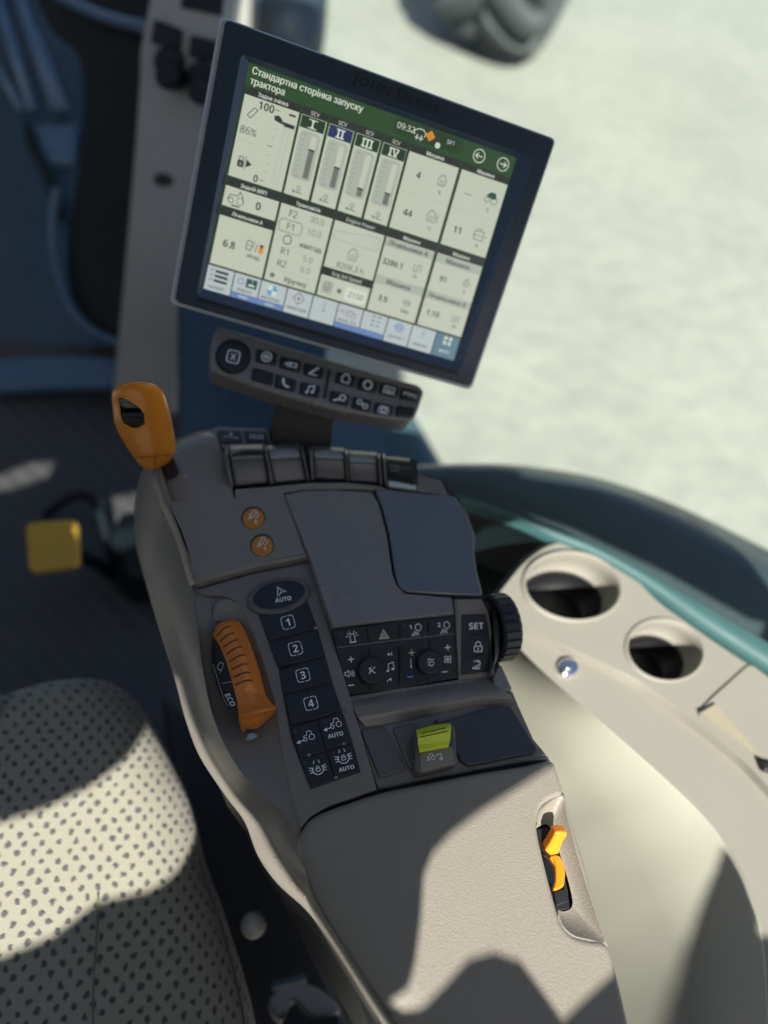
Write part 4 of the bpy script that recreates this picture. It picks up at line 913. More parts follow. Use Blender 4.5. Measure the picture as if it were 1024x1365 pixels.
bm = B(); ic = Icon(bm, (311,475.5), -12, KP, .0046, 1.0); ic.line(*[tuple(p) for p in rnd([(-8,-8),(8,-8),(8,8),(-8,8)], 3, 3)], w=.0011, closed=True); ic.text(0, 0, 'X', 8.5, .05); Kp.part('symbol', bm, M['white'], rb)
KQ = [([(342,463),(371,469),(369,487),(340,481)],'dial'),([(374,473),(403,480),(401,497),(372,489)],'plug'),([(406,482),(434,489),(431,505),(404,498)],'pen'),([(449,494),(476,500),(473,516),(446,509)],'engine'),([(479,501),(505,508),(502,523),(476,518)],'ring'),([(508,508),(533,514),(530,530),(505,524)],'work'),([(535,516),(561,522),(558,536),(533,531)],'bar'),
      ([(337,488),(366,496),(364,513),(335,505)],''),([(368,497),(397,506),(394,522),(366,515)],'phone'),([(401,507),(429,514),(426,530),(399,524)],'note'),([(441,519),(468,525),(465,541),(439,534)],'wrench'),([(471,527),(497,533),(494,549),(469,543)],'gears'),([(500,534),(526,540),(524,554),(498,550)],'lamp'),([(529,540),(555,542),(552,556),(527,553)],'')]
for q, t in KQ:
    c = (sum(p[0] for p in q)/4, sum(p[1] for p in q)/4); q = [(c[0]+(p[0]-c[0])*.95, c[1]+(p[1]-c[1])*.93) for p in q]
    bm = B(); slab(bm, rnd(q, 2, 2), KP, .006, .0016, lift=.0028); ky = Kp.part('key', bm, M['key'])
    if not t: continue
    bm = B(); ic = Icon(bm, (c[0], c[1] + .5), -14, KP, .0032, .92); w = .0011
    if t == 'dial': ic.circ(0,0,7,w); ic.circ(0,0,3,w); ic.line((-3,0),(3,0), w=w)
    elif t == 'plug': ic.line((-9,1),(-5,1), w=w); ic.circ(-3,1,2.4,w); ic.line((0,-2),(9,-2),(9,3),(0,3),closed=True, w=w)
    elif t == 'pen': ic.line((-5,5),(6,-6), w=.0018); ic.line((-7,6),(6,6), w=w)
    elif t == 'engine': ic.line((-5,5),(-6,-1),(-2,-7),(2,-7),(6,-1),(5,5),closed=True, w=w)
    elif t == 'ring': ic.circ(0,0,6,.0015)
    elif t == 'work': ic.line((-7,4),(-7,-4),(7,-4),(7,4), w=w); ic.circ(0,2,2.5,w); ic.line((-9,5),(9,5), w=w)
    elif t == 'bar': ic.line((-9,2),(-9,-2),(-3,-2),(-3,2), w=w); ic.line((0,2),(0,-2),(4,-2),(4,2), w=w); ic.line((6,-2),(9,-2),(9,2),(6,2), w=w)
    elif t == 'phone': ic.line((-5,-6),(-4,0),(0,4),(6,5), w=.002)
    elif t == 'note': ic.line((-3,5),(-3,-4),(5,-6),(5,3), w=w); ic.fill(*ell(-4.4,5,2.2,1.8,0,10)); ic.fill(*ell(3.4,3,2.2,1.8,0,10))
    elif t == 'wrench': ic.circ(4,-1,4,.0013); ic.line((-9,6),(0,2), w=.0016)
    elif t == 'gears': ic.circ(-4,-2,3.4,w); ic.circ(5,2,3.4,w); ic.line((-2,0),(3,1), w=w)
    elif t == 'lamp': ic.line((-8,3),(-5,-3),(5,-3),(8,3), w=w); ic.circ(0,1.5,3.5,.0013); ic.line((-8,6),(8,6), w=w)
    Kp.part('symbol', bm, M['white'], ky)
bm = B(); slab(bm, rnd([(438,491),(442,492),(435,531),(431,530)], 1), KP, .004, .0008, lift=.0016); Kp.part('divider', bm, M['dark'])
# ================================================================== driver seat
SZ = .47; SPL = zp(SZ)
so = [(-90,945),(-20,914),(40,894),(90,886),(122,886),(152,896),(182,921),(207,957),(228,995),(250,1042),(264,1090),(274,1135),(292,1183),(312,1243),(331,1303),(346,1365),(358,1440),(300,1500),(100,1520),(-90,1500)]
oq = [SPL.p2(p) for p in spline([Vector(p) for p in so], 6, True)]
if area2(oq) < 0: oq.reverse()
Rr = .060
prof = [(0,-.14),(0,-.05)] + [(Rr*(1 - math.cos(a)), -Rr*.8*(1 - math.sin(a))) for a in [i/9*math.pi/2 for i in range(1, 10)]]
bm = B(); rings = []
for d, hh in prof:
    rings.append([SPL.w(q, hh) for q in (inset(oq, d) if d else oq)])
V = loft(bm, rings, closed=True)
f = bm.faces.new(V[-1]); f.smooth = False; bmesh.ops.triangulate(bm, faces=[f])
uvl = bm.loops.layers.uv.new('UVMap')
U = (SPL.hit((190,1150)) - SPL.hit((110,1156))).normalized(); Vv = Vector((0,0,1)).cross(U)
for f in bm.faces:
    for l in f.loops:
        p = l.vert.co; drop = max(0, SZ - p.z); l[uvl].uv = (p.dot(U) + drop*.7, p.dot(Vv) - drop*.3)
so_ = SPL.hit((150,1150)); Seat = Thing('driver_seat', 'driver seat cushion in pale fabric with a staggered pattern of small dark dots', 'seat', Vector((so_.x, so_.y, SZ - .14)))
cush = Seat.part('cushion', bm, M['fabric'])
bm = B(); Sp = zp(SZ + .0008)
tube(bm, [Sp.hit(p) for p in spline([Vector(p) for p in [(131,1190),(129,1240),(125,1300),(124,1370),(124,1450)]], 5)], .0008, 6)
Seat.part('seam', bm, mat('seam_thread', (.17,.165,.14), .9), cush)
bm = B(); tube(bm, [SPL.hit(p) + Vector((0,0,-.006)) for p in spline([Vector(p) for p in [(262,1140),(280,1190),(298,1243),(314,1303),(326,1365),(336,1440)]], 5)], .0013, 6)
Seat.part('piping', bm, mat('seat_piping', (.08,.08,.075), .9), cush)
bm = B(); slab(bm, [(215,925),(262,960),(330,1080),(400,1220),(490,1420),(330,1450),(280,1200),(235,1030)], zp(.14), .12, .01, bmax=.01); Seat.part('gap_shade_slab', bm, M['black'], label='black slab added for the dark of the gap beside the console')  # added black slab: the shade in the gap is its colour
# ball knob, bracket beside the seat
bp_ = at(338, 1233, .72)
Kn = Thing('seat_adjuster', 'pale round ball knob on a black rod in the gap beside the seat', 'lever', bp_ + Vector((.01,.02,-.25)))
bm = B(); ball(bm, bp_, .0128, 32); Kn.part('ball_knob', bm, mat('ivory_ball', (.42,.42,.37), .3))
bm = B(); tube(bm, [bp_ + Vector((0,0,-.008)), bp_ + Vector((.004,.008,-.12)), bp_ + Vector((.01,.02,-.25))], .004, 10); Kn.part('rod', bm, M['black'])
gp = p3((360,1335,.80),(450,1345,.80),(400,1290,.84))
Br = Thing('seat_bracket', 'grey curved plate with a black latch, deep in the gap beside the seat', 'bracket', gp.hit((410,1340)) + Vector((0,0,-.05)))
slabpart(Br, 'plate', [tuple(p) for p in spline([Vector(p) for p in [(358,1336),(375,1316),(400,1311),(418,1313),(436,1325),(453,1347),(417,1354),(395,1334),(386,1338),(374,1358)]], 4, True)], gp, .01, mat('grey_plate', (.20,.20,.19), .4, bump=(40,.1,.001)), .003)
slabpart(Br, 'latch', rnd([(376,1362),(386,1340),(395,1334),(408,1350),(420,1356),(452,1350),(462,1400),(370,1410)], 4), gp, .02, M['deep'], .003, lift=.012)
slabpart(Br, 'rail', rnd([(360,1308),(405,1297),(410,1303),(365,1314)], 3), gp, .01, M['navy'], .002, lift=-.02)
# ================================================================== right-hand side console
TZ = .60; TPz = zp(TZ); UPz = zp(TZ + .012)
sc_ = TPz.hit((850,1000)); SCn = Thing('side_console', 'beige moulded side console with two round cup holders under the window', 'side console', Vector((sc_.x, sc_.y, .2)))
ridge = [(672,842),(700,872),(728,899),(776,941),(827,985),(881,1033),(922,1071),(953,1105),(975,1140),(991,1170),(1011,1223),(1020,1280),(1024,1360),(1026,1460)]
botm = [(560,820),(590,860),(615,905),(645,960),(680,1030),(705,1080),(725,1130),(745,1180),(765,1230),(785,1280),(800,1330),(815,1380),(830,1430),(850,1500)]
r1 = spline([TPz.hit(p) for p in ridge], 6); r3 = spline([zp(.43 + .012 * max(0, i - 5)).hit(p) for i, p in enumerate(botm)], 6)
rA = [a.lerp(b, .04) + Vector((0,0,.006)) for a, b in zip(r1, r3)]; rB = [a.lerp(b, .5) + Vector((0,0,.0)) for a, b in zip(r1, r3)]
bm = B(); loft(bm, [r1, rA, rB, r3]); SCn.part('side_wall', bm, M['beige'])
sill = [(650,815),(662,790),(668,778),(696,745),(722,727),(750,719),(796,732),(832,762),(877,798),(945,846),(1024,898),(1150,980),(1150,1460)]
low = [tuple(p) for p in spline([Vector(p) for p in ridge], 6)] 
bm = B(); outer = low + sill[::-1]
c1 = ell(762,783,62,43,8,48); c2 = ell(886,867,50,39,12,48)
big1 = ell(764,787,64,45,8,48); big2 = ell(888,871,53,41,12,48)
flat_holes(bm, outer, [big1, big2], TPz); SCn.part('top_panel', bm, M['beige2'])
step = [(650,812),(672,805),(700,835),(740,855),(782,873),(850,905),(913,950),(990,1012),(1040,1066),(1150,1160),(1150,985),(1024,903),(945,851),(877,803),(846,770),(812,738),(768,722),(735,724),(700,748),(672,782)]
step = [tuple(p) for p in rnd([Vector(p) for p in step], 18, 5)]
bm = B(); flat_holes(bm, step, [c1, c2], UPz)
q = [UPz.hit(p) for p in step]; loft(bm, [q, [p + Vector((0,0,-.004)) + (p - UPz.hit((850,870))).normalized()*.003 for p in q], [p + Vector((0,0,-.02)) + (p - UPz.hit((850,870))).normalized()*.006 for p in q]], closed=True)
top2 = SCn.part('upper_tier', bm, M['beige2'])
for c, dp, lab in ((c1,.075,None),(c2,.07,None)):
    q = [UPz.hit(p) for p in c]; cc = sum(q, Vector())/len(q)
    bm = B(); loft(bm, [[p + (p-cc)*.10 + Vector((0,0,.0005)) for p in q], [p + (p-cc)*.05 + Vector((0,0,.006 if c is c1 else .003)) for p in q], [p + Vector((0,0,.002)) for p in q], [p + (cc-p)*.02 + Vector((0,0,-.01)) for p in q], [p + (cc-p)*.05 + Vector((0,0,-.034)) for p in q], [p + (cc-p)*.08 + Vector((0,0,-.034)) for p in q]], closed=True)
    cu_ = SCn.part('cup_holder', bm, M['beige2'], label='larger round cup holder near the display end' if c is c1 else 'smaller round cup holder')
    bm = B(); vv = loft(bm, [[p + (cc-p)*.07 + Vector((0,0,-.032)) for p in q], [p + (cc-p)*.14 + Vector((0,0,-dp)) for p in q]], closed=True); bm.faces.new(vv[-1]); SCn.part('shade_liner', bm, M['black'], cu_)  # lower cup walls: shade inside the cup painted as a black insert
bm = B(); slab(bm, ell(759,888,15,13,0,24), TPz, .012, .004, lift=.006, seg=4, bmax=.005); bo = SCn.part('bolt', bm, M['chrome'])
bm = B(); slab(bm, ell(759,887,7,6,0,6), TPz, .008, .001, lift=.0115); SCn.part('bolt_head', bm, M['chrome'], bo)
pk = [(929,951),(950,929),(1000,884),(1130,980),(1130,1085),(1040,1026)]
bm = B(); slab(bm, rnd(pk, 8, 4), UPz, .004, .0008, lift=.0025); SCn.part('pocket_lid', bm, M['beige2'])
bm = B(); hull(bm, [UPz.up(.006).hit(p) for p in [(934,950),(954,938),(1014,1008)]], [UPz.up(.003).hit(p) for p in [(934,950),(954,938),(1014,1008)]]); SCn.part('pocket_edge', bm, mat('tan_trim', (.24,.215,.15), .6))
bm = B(); slab(bm, rnd([(1014,1012),(1034,1016),(1036,1030),(1020,1026)], 3), UPz, .006, .002, lift=.008); SCn.part('pocket_catch', bm, M['black'])
# ================================================================== window, seal, fender
tl_ = [(560,655),(610,659),(650,671),(696,687),(750,705),(796,730),(855,758),(922,795),(968,822),(1024,856),(1110,912),(1220,990)]
bl_ = [(560,668),(619,674),(655,683),(696,698),(750,723),(800,744),(858,778),(922,823),(966,852),(1024,889),(1110,945),(1220,1023)]
WZ = zp(.615); ts = spline([WZ.hit(p) for p in tl_], 5); bs = spline([WZ.hit(p) for p in bl_], 5)
bm = B(); loft(bm, [[p + Vector((0,0,-.05)) for p in ts], ts, [a.lerp(b,.3) + Vector((0,0,.006)) for a, b in zip(ts, bs)], [a.lerp(b,.75) + Vector((0,0,.006)) for a, b in zip(ts, bs)], bs, [p + Vector((0,0,-.012)) for p in bs]])
wi_o = WZ.hit((800,740)); Wd = Thing('side_window', 'green tinted side window pane in a curved teal sill', 'window', Vector((wi_o.x, wi_o.y, .56)))
Wd.part('sill', bm, M['teal'])
ds = spline([zp(.605).hit((p[0]-2, p[1]+4)) for p in bl_], 5); bs2 = [p + Vector((0,0,-.012)) for p in bs]
bm = B(); loft(bm, [bs2, [p + Vector((0,0,-.014)) for p in ds], [p + Vector((0,0,-.10)) for p in ds]]); Wd.part('seal', bm, M['deep'])
gl0 = [a.lerp(b, .2) for a, b in zip(ts, bs)]; gl0 = [gl0[0] + Vector((-.75,.65,0))*k for k in (.60, .40, .20)] + gl0
bm = B(); n_ = Vector((.004, 0, 0)); t_out = [p + Vector((.10,.65,1.0)) for p in gl0]
G0 = [gl0, t_out, [p + Vector((.004,.003,0)) for p in t_out], [p + Vector((.004,.003,0)) for p in gl0]]
loft(bm, G0 + [gl0], smooth=True); Wd.part('glass', bm, M['glass'])
tr = zp(.42)
bm = B(); slab(bm, [(600,640),(640,676),(700,702),(760,735),(760,800),(650,800),(600,760)], tr, .02, .002); single('window_trim', bm, mat('green_black_trim', (.02,.032,.03), .35), 'dark green trim panel in the gap between the console and the window sill', 'trim panel')
FZ = .46; FP = zp(FZ)
ft = [(520,634),(560,627),(650,624),(719,629),(787,640),(855,660),(922,687),(1024,737),(1130,795),(1240,860)]
fb = [(520,700),(560,700),(640,705),(700,722),(750,745),(796,775),(858,810),(940,870),(1060,950),(1180,1040)]
f1 = spline([FP.hit(p) for p in ft], 6); f2 = spline([zp(FZ+.05).hit(p) for p in fb], 6)
fm = [a.lerp(b, .5) + Vector((0,0,.05)) for a, b in zip(f1, f2)]
bm = B(); loft(bm, net([[p + Vector((.02,.04,-.35)) for p in f1[::6]], [p + Vector((.005,.01,-.10)) for p in f1[::6]], f1[::6], [a.lerp(b,.25)+Vector((0,0,.04)) for a, b in zip(f1[::6], f2[::6])], fm[::6], f2[::6]], 6, 5))
single('rear_fender', bm, M['fender'], 'curved dark grey fender outside the side window', 'fender')
# ================================================================== outside
gz = -1.30; GP = zp(gz)
bm = B(); S_ = 60
f = bm.faces.new([bm.verts.new((x, y, gz)) for x, y in ((-S_,-S_),(S_,-S_),(S_,S_),(-S_,S_))]); o = single('ground', bm, M['ground'], 'pale dusty ground outside the cab', None, kind='structure')
cg = GP.hit((640, 72)); R_ = .98; Wt = .50
axl = (RIGHT*.93 + Vector((0,0,0))); axl.z = 0; axl.normalize(); axl = Matrix.Rotation(math.radians(-22), 3, 'Z') @ axl
fwdt = Vector((0,0,1)).cross(axl)
ctr = cg + fwdt*.30 + Vector((0,0,R_))
TW = Thing('tractor_wheel', 'large grey tyre with deep chevron tread standing on the pale ground', 'wheel', cg)
NT, NX = 300, 30; rows = []
for i in range(NX + 1):
    x = -1 + 2*i/NX; ring = []
    sh = (1 - abs(x)**4*.16)
    for k in range(NT):
        t = 2*math.pi*k/NT
        ph = (t*15/(2*math.pi) + abs(x)*1.15 + (0 if x < 0 else .5)) % 1
        lug = .085 if (ph < .46 and .06 < abs(x) < .985) else 0
        rr = (R_ - .085)*sh + lug
        ring.append(ctr + axl*(x*Wt) + (Vector((0,0,1))*math.cos(t) + fwdt*math.sin(t))*rr)
    rows.append(ring)
bm = B(); loft(bm, [[ctr + axl*(-Wt*.8) + (p - ctr - axl*(-Wt)).normalized()*R_*.55 for p in rows[0]]] + rows + [[ctr + axl*(Wt*.8) + (p - ctr - axl*Wt).normalized()*R_*.55 for p in rows[-1]]], closed=True, smooth=False); TW.part('tyre', bm, M['rubber'])
bm = B(); tube(bm, [ctr - axl*Wt*.7, ctr + axl*Wt*.7], R_*.56, 40); TW.part('rim', bm, mat('yellow_rim', (.5,.35,.02), .5))
# dark machine part at the top edge
bm = B(); tube(bm, [at(392,-140,2.3), at(388,-40,2.3), at(384,40,2.3), at(383,90,2.3), at(383,102,2.3)], [.125,.125,.122,.105,.06], 28); single('air_tank', bm, mat('blue_grey_paint', (.028,.042,.058), .35, vary=.1), 'dark blue grey cylinder outside, behind the top edge of the display', 'tank')
# ================================================================== cab front left
PP_ = p3((230,0,1.18),(190,510,1.5),(300,100,1.22))
pb = PP_.hit((195,520)); Po = Thing('cab_post', 'grey plastic cab post with two black sockets and a round hole', 'post', pb)
slabpart(Po, 'post_cover', rnd([(205,-80),(197,0),(184,70),(184,100),(178,190),(163,370),(147,540),(236,555),(262,330),(320,-80)], 8, 4), PP_, .05, M['post'], .012)
slabpart(Po, 'light_edge', [(305,-60),(322,-60),(240,545),(226,545)], PP_, .02, mat('pale_post_edge', (.36,.38,.37), .5), .004, lift=.004)
slabpart(Po, 'top_recess', rnd([(246,-30),(304,-30),(300,22),(240,10)], 3), PP_, .01, M['deep'], .002, lift=.003)
for (c, q) in (((222,100),[(205,25),(240,38),(238,66),(200,56)]), ((266,120),[(254,46),(290,55),(285,82),(250,75)])):
    s = slabpart(Po, 'socket', rnd(q, 3), PP_, .02, M['deep'], .003, lift=.012)
    bm = B(); slab(bm, ell(c[0], c[1]-18, 19, 22, 0, 24), PP_, .02, .006, lift=.02); slab(bm, ell(c[0], c[1], 17, 20, 0, 24), PP_, .04, .006, lift=.045); Po.part('socket_cap', bm, M['deep'], s)
slabpart(Po, 'round_hole', ell(217.5,240,14,9.5,10,24), PP_, .01, M['black'], .001, lift=.0015)
WP = p3((0,0,1.95),(0,500,1.75),(160,100,1.95))
wpb = WP.hit((40,500)); Fr = Thing('front_panel', 'dark navy front wall of the cab with raised ribs', 'panel', wpb)
slabpart(Fr, 'wall', [(-150,-150),(240,-150),(240,590),(-150,590)], WP, .03, M['navy'], .002)
for a, b2, r in (((-8,-20),(44,150),.016),((18,-30),(78,152),.016),((-20,60),(30,150),.012),((48,42),(88,150),.012)):
    bm = B(); tube(bm, [WP.up(.01).hit(a), WP.up(.01).hit(b2)], r, 12); Fr.part('rib', bm, M['navy2'])
slabpart(Fr, 'box', rnd([(42,166),(100,166),(98,214),(62,214)], 4), WP, .03, M['navy2'], .006, lift=.03)
bm = B(); tube(bm, [WP.up(.05).hit(p) for p in spline([Vector(p) for p in [(38,168),(44,195),(60,222),(70,250),(80,290)]], 5)], .014, 10); Fr.part('hose', bm, M['deep'])
slabpart(Fr, 'foot_strip', [(-60,482),(60,474),(160,476),(160,512),(60,514),(-60,524)], p3((0,480,1.54),(0,520,1.50),(150,490,1.54)), .02, M['navy2'], .004)
CP = p3((140,0,1.52),(140,450,1.56),(190,100,1.46))
cpb = CP.hit((150,470)); Cc = Thing('column_cover', 'black rounded column cover with blue rims beside the grey post', 'column', cpb)
slabpart(Cc, 'cover', [tuple(p) for p in spline([Vector(p) for p in [(40,-60),(58,30),(98,70),(106,130),(101,210),(90,290),(84,345),(92,400),(115,440),(160,470),(185,470),(195,200),(205,-60)]], 4, True)], CP, .10, M['deep'], .03, seg=5)
bm = B(); tube(bm, [CP.up(.02).hit(p) for p in spline([Vector(p) for p in [(75,-8),(110,10),(150,26),(200,38)]], 5)], .012, 12); Cc.part('upper_rim', bm, M['navy2'])
bm = B(); tube(bm, [CP.up(.015).hit(p) for p in spline([Vector(p) for p in [(76,250),(70,310),(80,370),(100,418),(132,446),(170,462)]], 5)], [.010]*26, 12); Cc.part('lower_rim', bm, M['navy2'])
# added panel behind the keypad: shade on the ground put into its colour
FLp = p3((250,430,1.30),(250,590,1.22),(370,500,1.30))
bm = B(); slab(bm, rnd([(236,400),(440,430),(436,640),(236,600)], 10), FLp, .04, .012); single('shaded_ground_panel', bm, M['navy'], 'dark navy panel added for the shaded ground, between the post and the display bracket', 'panel')
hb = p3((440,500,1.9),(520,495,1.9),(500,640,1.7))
bm = B(); slab(bm, [tuple(p) for p in rnd([Vector(p) for p in [(380,470),(517,490),(552,540),(608,636),(560,690),(380,680)]], 12, 5)], hb, .25, .05, seg=5, bmax=.05); single('shade_slab', bm, mat('blue_grey_shade', (.055,.105,.135), .4, vary=.15), 'added blue grey slab outside, bluish shade put into its colour, behind the lever row and below the keypad', 'bodywork')  # added slab: the bluish shade beyond the console is its colour
# floor and pedal
ZF = zp(0)
bm = B(); P = [ZF.hit(p) for p in [(-500,420),(280,470),(340,600),(430,700),(620,900),(700,1200),(800,1600),(-400,1600)]]
f = bm.faces.new([bm.verts.new(p) for p in P]); single('floor', bm, M['floor'], 'dark ribbed cab floor mat', None, kind='structure')
pp = p3((35,695,1.22),(103,690,1.22),(40,762,1.18)); po_ = ZF.hit((120,760))
Pd = Thing('foot_pedal', 'yellow square foot pedal with rounded corners on a black arm', 'pedal', po_)
slabpart(Pd, 'pedal_plate', rnd([(33,697),(102,691),(104,754),(38,763)], 10, 4), pp, .012, M['yellow'], .004)
bm = B(); tube(bm, [pp.up(-.01).hit((70,725)), pp.up(-.05).hit((100,735)), ZF.up(.02).hit((150,765))], .012, 12); Pd.part('pedal_arm', bm, M['deep'])
bm = B(); tube(bm, spline([zp(z).hit(p) for p, z in [((60,688),.02),((85,668),.05),((112,660),.07),((130,675),.07),((138,700),.06),((150,745),.04),((175,775),.02)]], 6), .009, 10); single('cable', bm, M['deep'], 'black cable looping over the floor behind the yellow pedal', 'cable')
bm = B(); slab(bm, [tuple(p) for p in spline([Vector(p) for p in [(142,705),(170,690),(230,700),(260,760),(215,770),(165,765)]], 4, True)], zp(.10), .09, .03, seg=5, bmax=.03); single('floor_box', bm, M['deep'], 'low black box on the floor beside the console', 'box')
# ================================================================== light
EL, AZ = math.radians(45), None
Ldir = Vector((.27, -.66, .71)).normalized()              # towards the sun
EL = math.asin(Ldir.z)
su = bpy.data.lights.new('sun', 'SUN'); su.energy = 5.0; su.angle = math.radians(.5); su.color = (1, .965, .89)
so2 = bpy.data.objects.new('sun', su); COL.objects.link(so2); so2.rotation_euler = Ldir.to_track_quat('Z', 'Y').to_euler()
wd = bpy.data.worlds.new('World'); scene.world = wd; wd.use_nodes = True; nt = wd.node_tree
sky = nt.nodes.new('ShaderNodeTexSky'); sky.sky_type = 'NISHITA'; sky.sun_disc = False; sky.air_density = .75; sky.dust_density = 2.2; sky.ozone_density = 1.0; sky.sun_elevation = EL; sky.sun_rotation = math.atan2(Ldir.x, Ldir.y)
bg = nt.nodes['Background']; bg.inputs['Strength'].default_value = .075; nt.links.new(sky.outputs[0], bg.inputs[0])
# added unseen sheet: shades the cab, its holes shaped to the sun patches
La = Vector((0,0,1)).cross(Ldir).normalized(); Lb = Ldir.cross(La)
RP0 = D0.hit((640,1180)) + Ldir * .78
def sunuv(p): w = p - RP0; return Vector((w.dot(La), w.dot(Lb)))
def SU(P, pl, n=1): return [sunuv(pl.hit(p)) for p in P]
pad_hole = [(735,1016),(690,1045),(640,1076),(600,1106),(575,1132),(563,1162),(559,1220),(552,1275),(543,1310),(527,1328),(520,1338),(536,1345),(560,1336),(590,1306),(622,1271),(655,1262),(690,1274),(712,1304),(746,1352),(780,1320),(818,1287),(832,1275),(900,1300),(1100,1500),(1300,1500),(1300,600),(900,600),(745,760),(748,900)]
seat_hole = [(-60,1112),(0,1097),(58,1079),(117,1051),(168,1014),(205,972),(232,985),(280,1080),(282,1115),(268,1140),(238,1168),(200,1186),(130,1202),(70,1248),(0,1276),(-60,1286)]
from mathutils.bvhtree import BVHTree
_wr = [r1, rA, rB, r3]; _n = len(r1); _bv = BVHTree.FromPolygons([p for r in _wr for p in r], [(i*_n+j, i*_n+j+1, (i+1)*_n+j+1, (i+1)*_n+j) for i in range(3) for j in range(_n-1)])
def on_wall(p):
    hit_ = _bv.ray_cast(CAM, ray(p).normalized()); assert hit_[0] is not None, p
    return hit_[0]
wall_hole = [on_wall(p) for p in [(722,905),(776,950),(827,995),(881,1043),(922,1081),(948,1112),(962,1130),(990,1170),(1009,1222),(1021,1358),(1023,1440),(860,1440),(850,1400),(828,1365),(800,1310),(775,1235),(755,1165),(735,1100),(712,1040),(700,1000),(690,960),(685,920)]]
ledge3 = [hz(p[0]+1.5, p[1]-1, z) for p, z in list(zip(C2, ZC2))[5:16]] + [hz(p[0]-3, p[1]+2, z - 7) for p, z in list(zip(C3, ZC2))[5:16]][::-1]
ledge_hole = [(228,880),(262,890),(284,940),(300,985),(318,1035),(350,1075),(362,1098),(392,1152),(432,1206),(482,1270),(520,1325),(512,1338),(462,1288),(420,1246),(370,1196),(330,1138),(300,1100),(268,1045),(240,990)]
from mathutils.geometry import delaunay_2d_cdt
_outer = [Vector(q) for q in ((-1.15,-.85),(.74,-.85),(.74,1.5),(-1.15,1.5))]
for n_, p_ in () and (('lever', hz(200,600,50)),('monTR', MP.hit((740,186))),('monTL', MP.hit((297,22))),('post', at(230,0,1.18)),('wallTL', at(0,0,1.95)),('floorL', ZF.hit((0,520))),('floorpatch', ZF.hit((155,685))),('seat', SPL.hit((100,1100))),('pad', hz(640,1180,0)),('cup', TPz.hit((762,783))),('consoleR', TPz.hit((1000,1100))),('fender', FP.hit((900,720))),('fenderL', FP.hit((650,650))),('groundmid', GP.hit((520,570))),('groundR', GP.hit((900,500))),('cam', CAM)):
    q = sunuv(p_); print('SUN', n_, '%.2f %.2f' % (q.x, q.y), tuple(round(c, 2) for c in p_))
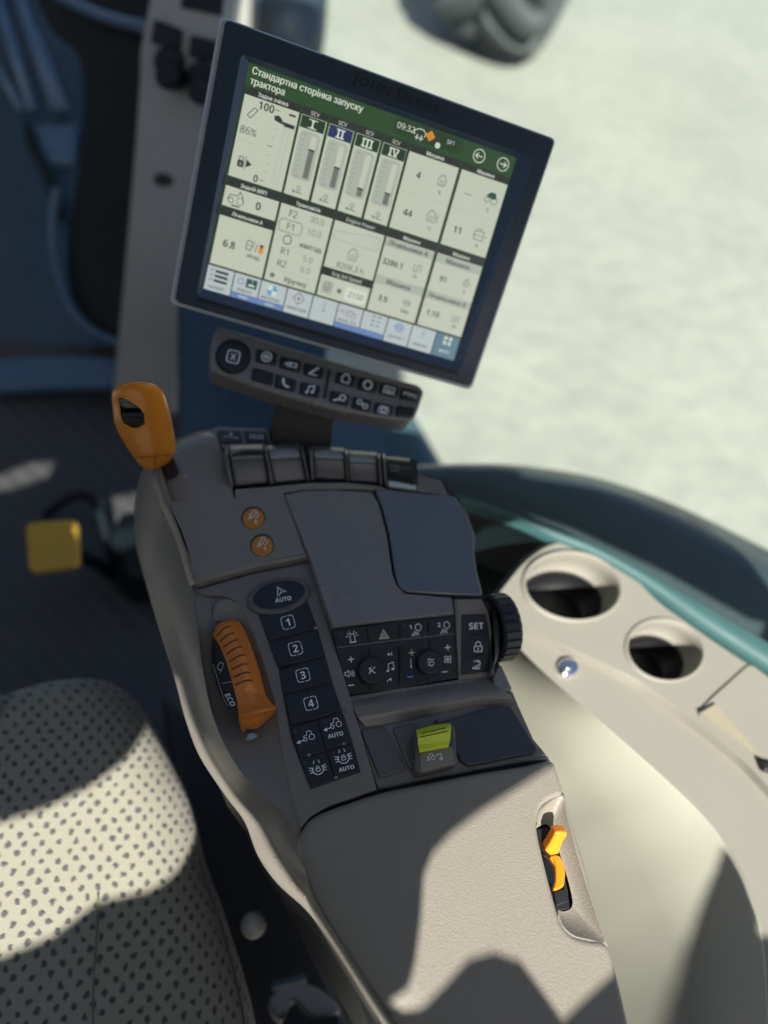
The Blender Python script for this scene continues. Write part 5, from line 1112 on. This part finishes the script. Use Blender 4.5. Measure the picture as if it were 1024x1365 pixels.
if OCC:
    polys = [_outer] + [SU(pad_hole, D0), SU(seat_hole, SPL), [sunuv(p) for p in ledge3], (lambda w: w[:11] + [Vector((.30,-.20)), Vector((.31,-.45)), Vector((.19,-.45))] + w[15:])([sunuv(p) for p in wall_hole]), SU([(128,672),(150,664),(185,658),(215,668),(200,700),(170,712),(145,706)], ZF), SU([(-60,640),(0,634),(40,618),(72,616),(66,634),(20,650),(-60,668)], ZF)]
    shade = [sunuv(FP.up(.02).hit(p)) for p in [(560,600),(650,622),(760,640),(893,668),(945,722),(985,781),(1000,815),(955,806),(900,775),(855,750),(796,722),(740,696),(690,680),(600,655)]]
    polys.append(shade); NP_ = len(polys) - 1
    polys.append([sunuv(on_wall(p)) for p in [(963,1127),(976,1143),(990,1170),(1009,1222),(1017,1277),(1021,1358),(1023,1440),(860,1440),(882,1362),(903,1300),(921,1240),(937,1195),(953,1160)]]); NQ_ = len(polys) - 1
    vs, fs = [], []
    for P in polys:
        if area2(P) < 0: P = P[::-1]
        fs.append(list(range(len(vs), len(vs) + len(P)))); vs += [Vector((p.x, p.y)) for p in P]
    V2, E2, F2, ov, oe, of = delaunay_2d_cdt(vs, [], fs, 0, 1e-6)
    bm = B(); VV = [bm.verts.new(RP0 + La * p.x + Lb * p.y) for p in V2]
    keep = [bm.faces.new([VV[i] for i in f]) for f, o_ in zip(F2, of) if 0 in o_ and (len(o_) == 1 or NP_ in o_ or NQ_ in o_)]
    for v in [v for v in bm.verts if not v.link_faces]: bm.verts.remove(v)
    ex = bmesh.ops.extrude_face_region(bm, geom=keep[:])
    for e in ex['geom']:
        if isinstance(e, bmesh.types.BMVert): e.co += Ldir * .012
    single('sun_blocker', bm, M['shade_liner'], 'pale unseen sheet, added and cut to shape the sun in the cab', None, kind='structure')
def wall(name, a, b2, z0, z1, label):
    bm = B(); a, b2 = Vector((*a, 0)), Vector((*b2, 0)); n_ = Vector((0,0,1)).cross((b2 - a).normalized()) * .03
    hull(bm, [a + Vector((0,0,z0)), b2 + Vector((0,0,z0)), b2 + Vector((0,0,z1)), a + Vector((0,0,z1))], [a + n_ + Vector((0,0,z0)), b2 + n_ + Vector((0,0,z0)), b2 + n_ + Vector((0,0,z1)), a + n_ + Vector((0,0,z1))])
    single(name, bm, M['cabwall'], label, None, kind='structure')
M['cabwall'] = mat('cab_wall_trim', (.05, .055, .06), .6)
wall('cab_wall_rear', (-1.9,-.85), (1.0,-.85), -.3, .95, 'dark rear wall of the cab below its window')
wall('left_shade_wall', (-1.9,-.85), (-1.9,2.2), -.3, 1.6, 'dark left wall of the cab, raised over its window to cut side light')  # unseen wall, made taller than real to hold back light from the left
# ================================================================== camera and picture
cd = bpy.data.cameras.new('camera'); co = bpy.data.objects.new('camera', cd); COL.objects.link(co); scene.camera = co
cd.sensor_fit = 'VERTICAL'; cd.sensor_height = 36; cd.sensor_width = 27; cd.lens = 36 * F / 1365.0; cd.clip_start = .02; cd.clip_end = 300
co.matrix_world = Matrix((( RIGHT.x, -DOWN.x, -FWD.x, CAM.x), (RIGHT.y, -DOWN.y, -FWD.y, CAM.y), (RIGHT.z, -DOWN.z, -FWD.z, CAM.z), (0,0,0,1)))
cd.dof.use_dof = True; cd.dof.focus_distance = .54; cd.dof.aperture_fstop = (cd.lens / 1000) / APERTURE
scene.render.engine = 'CYCLES'; scene.cycles.use_denoising = True; scene.cycles.max_bounces = 8; scene.cycles.transparent_max_bounces = 12
vs_ = scene.view_settings; vs_.view_transform = 'Standard'; vs_.look = 'None'; vs_.gamma = 1; vs_.use_curve_mapping = False; vs_.exposure = EXPO
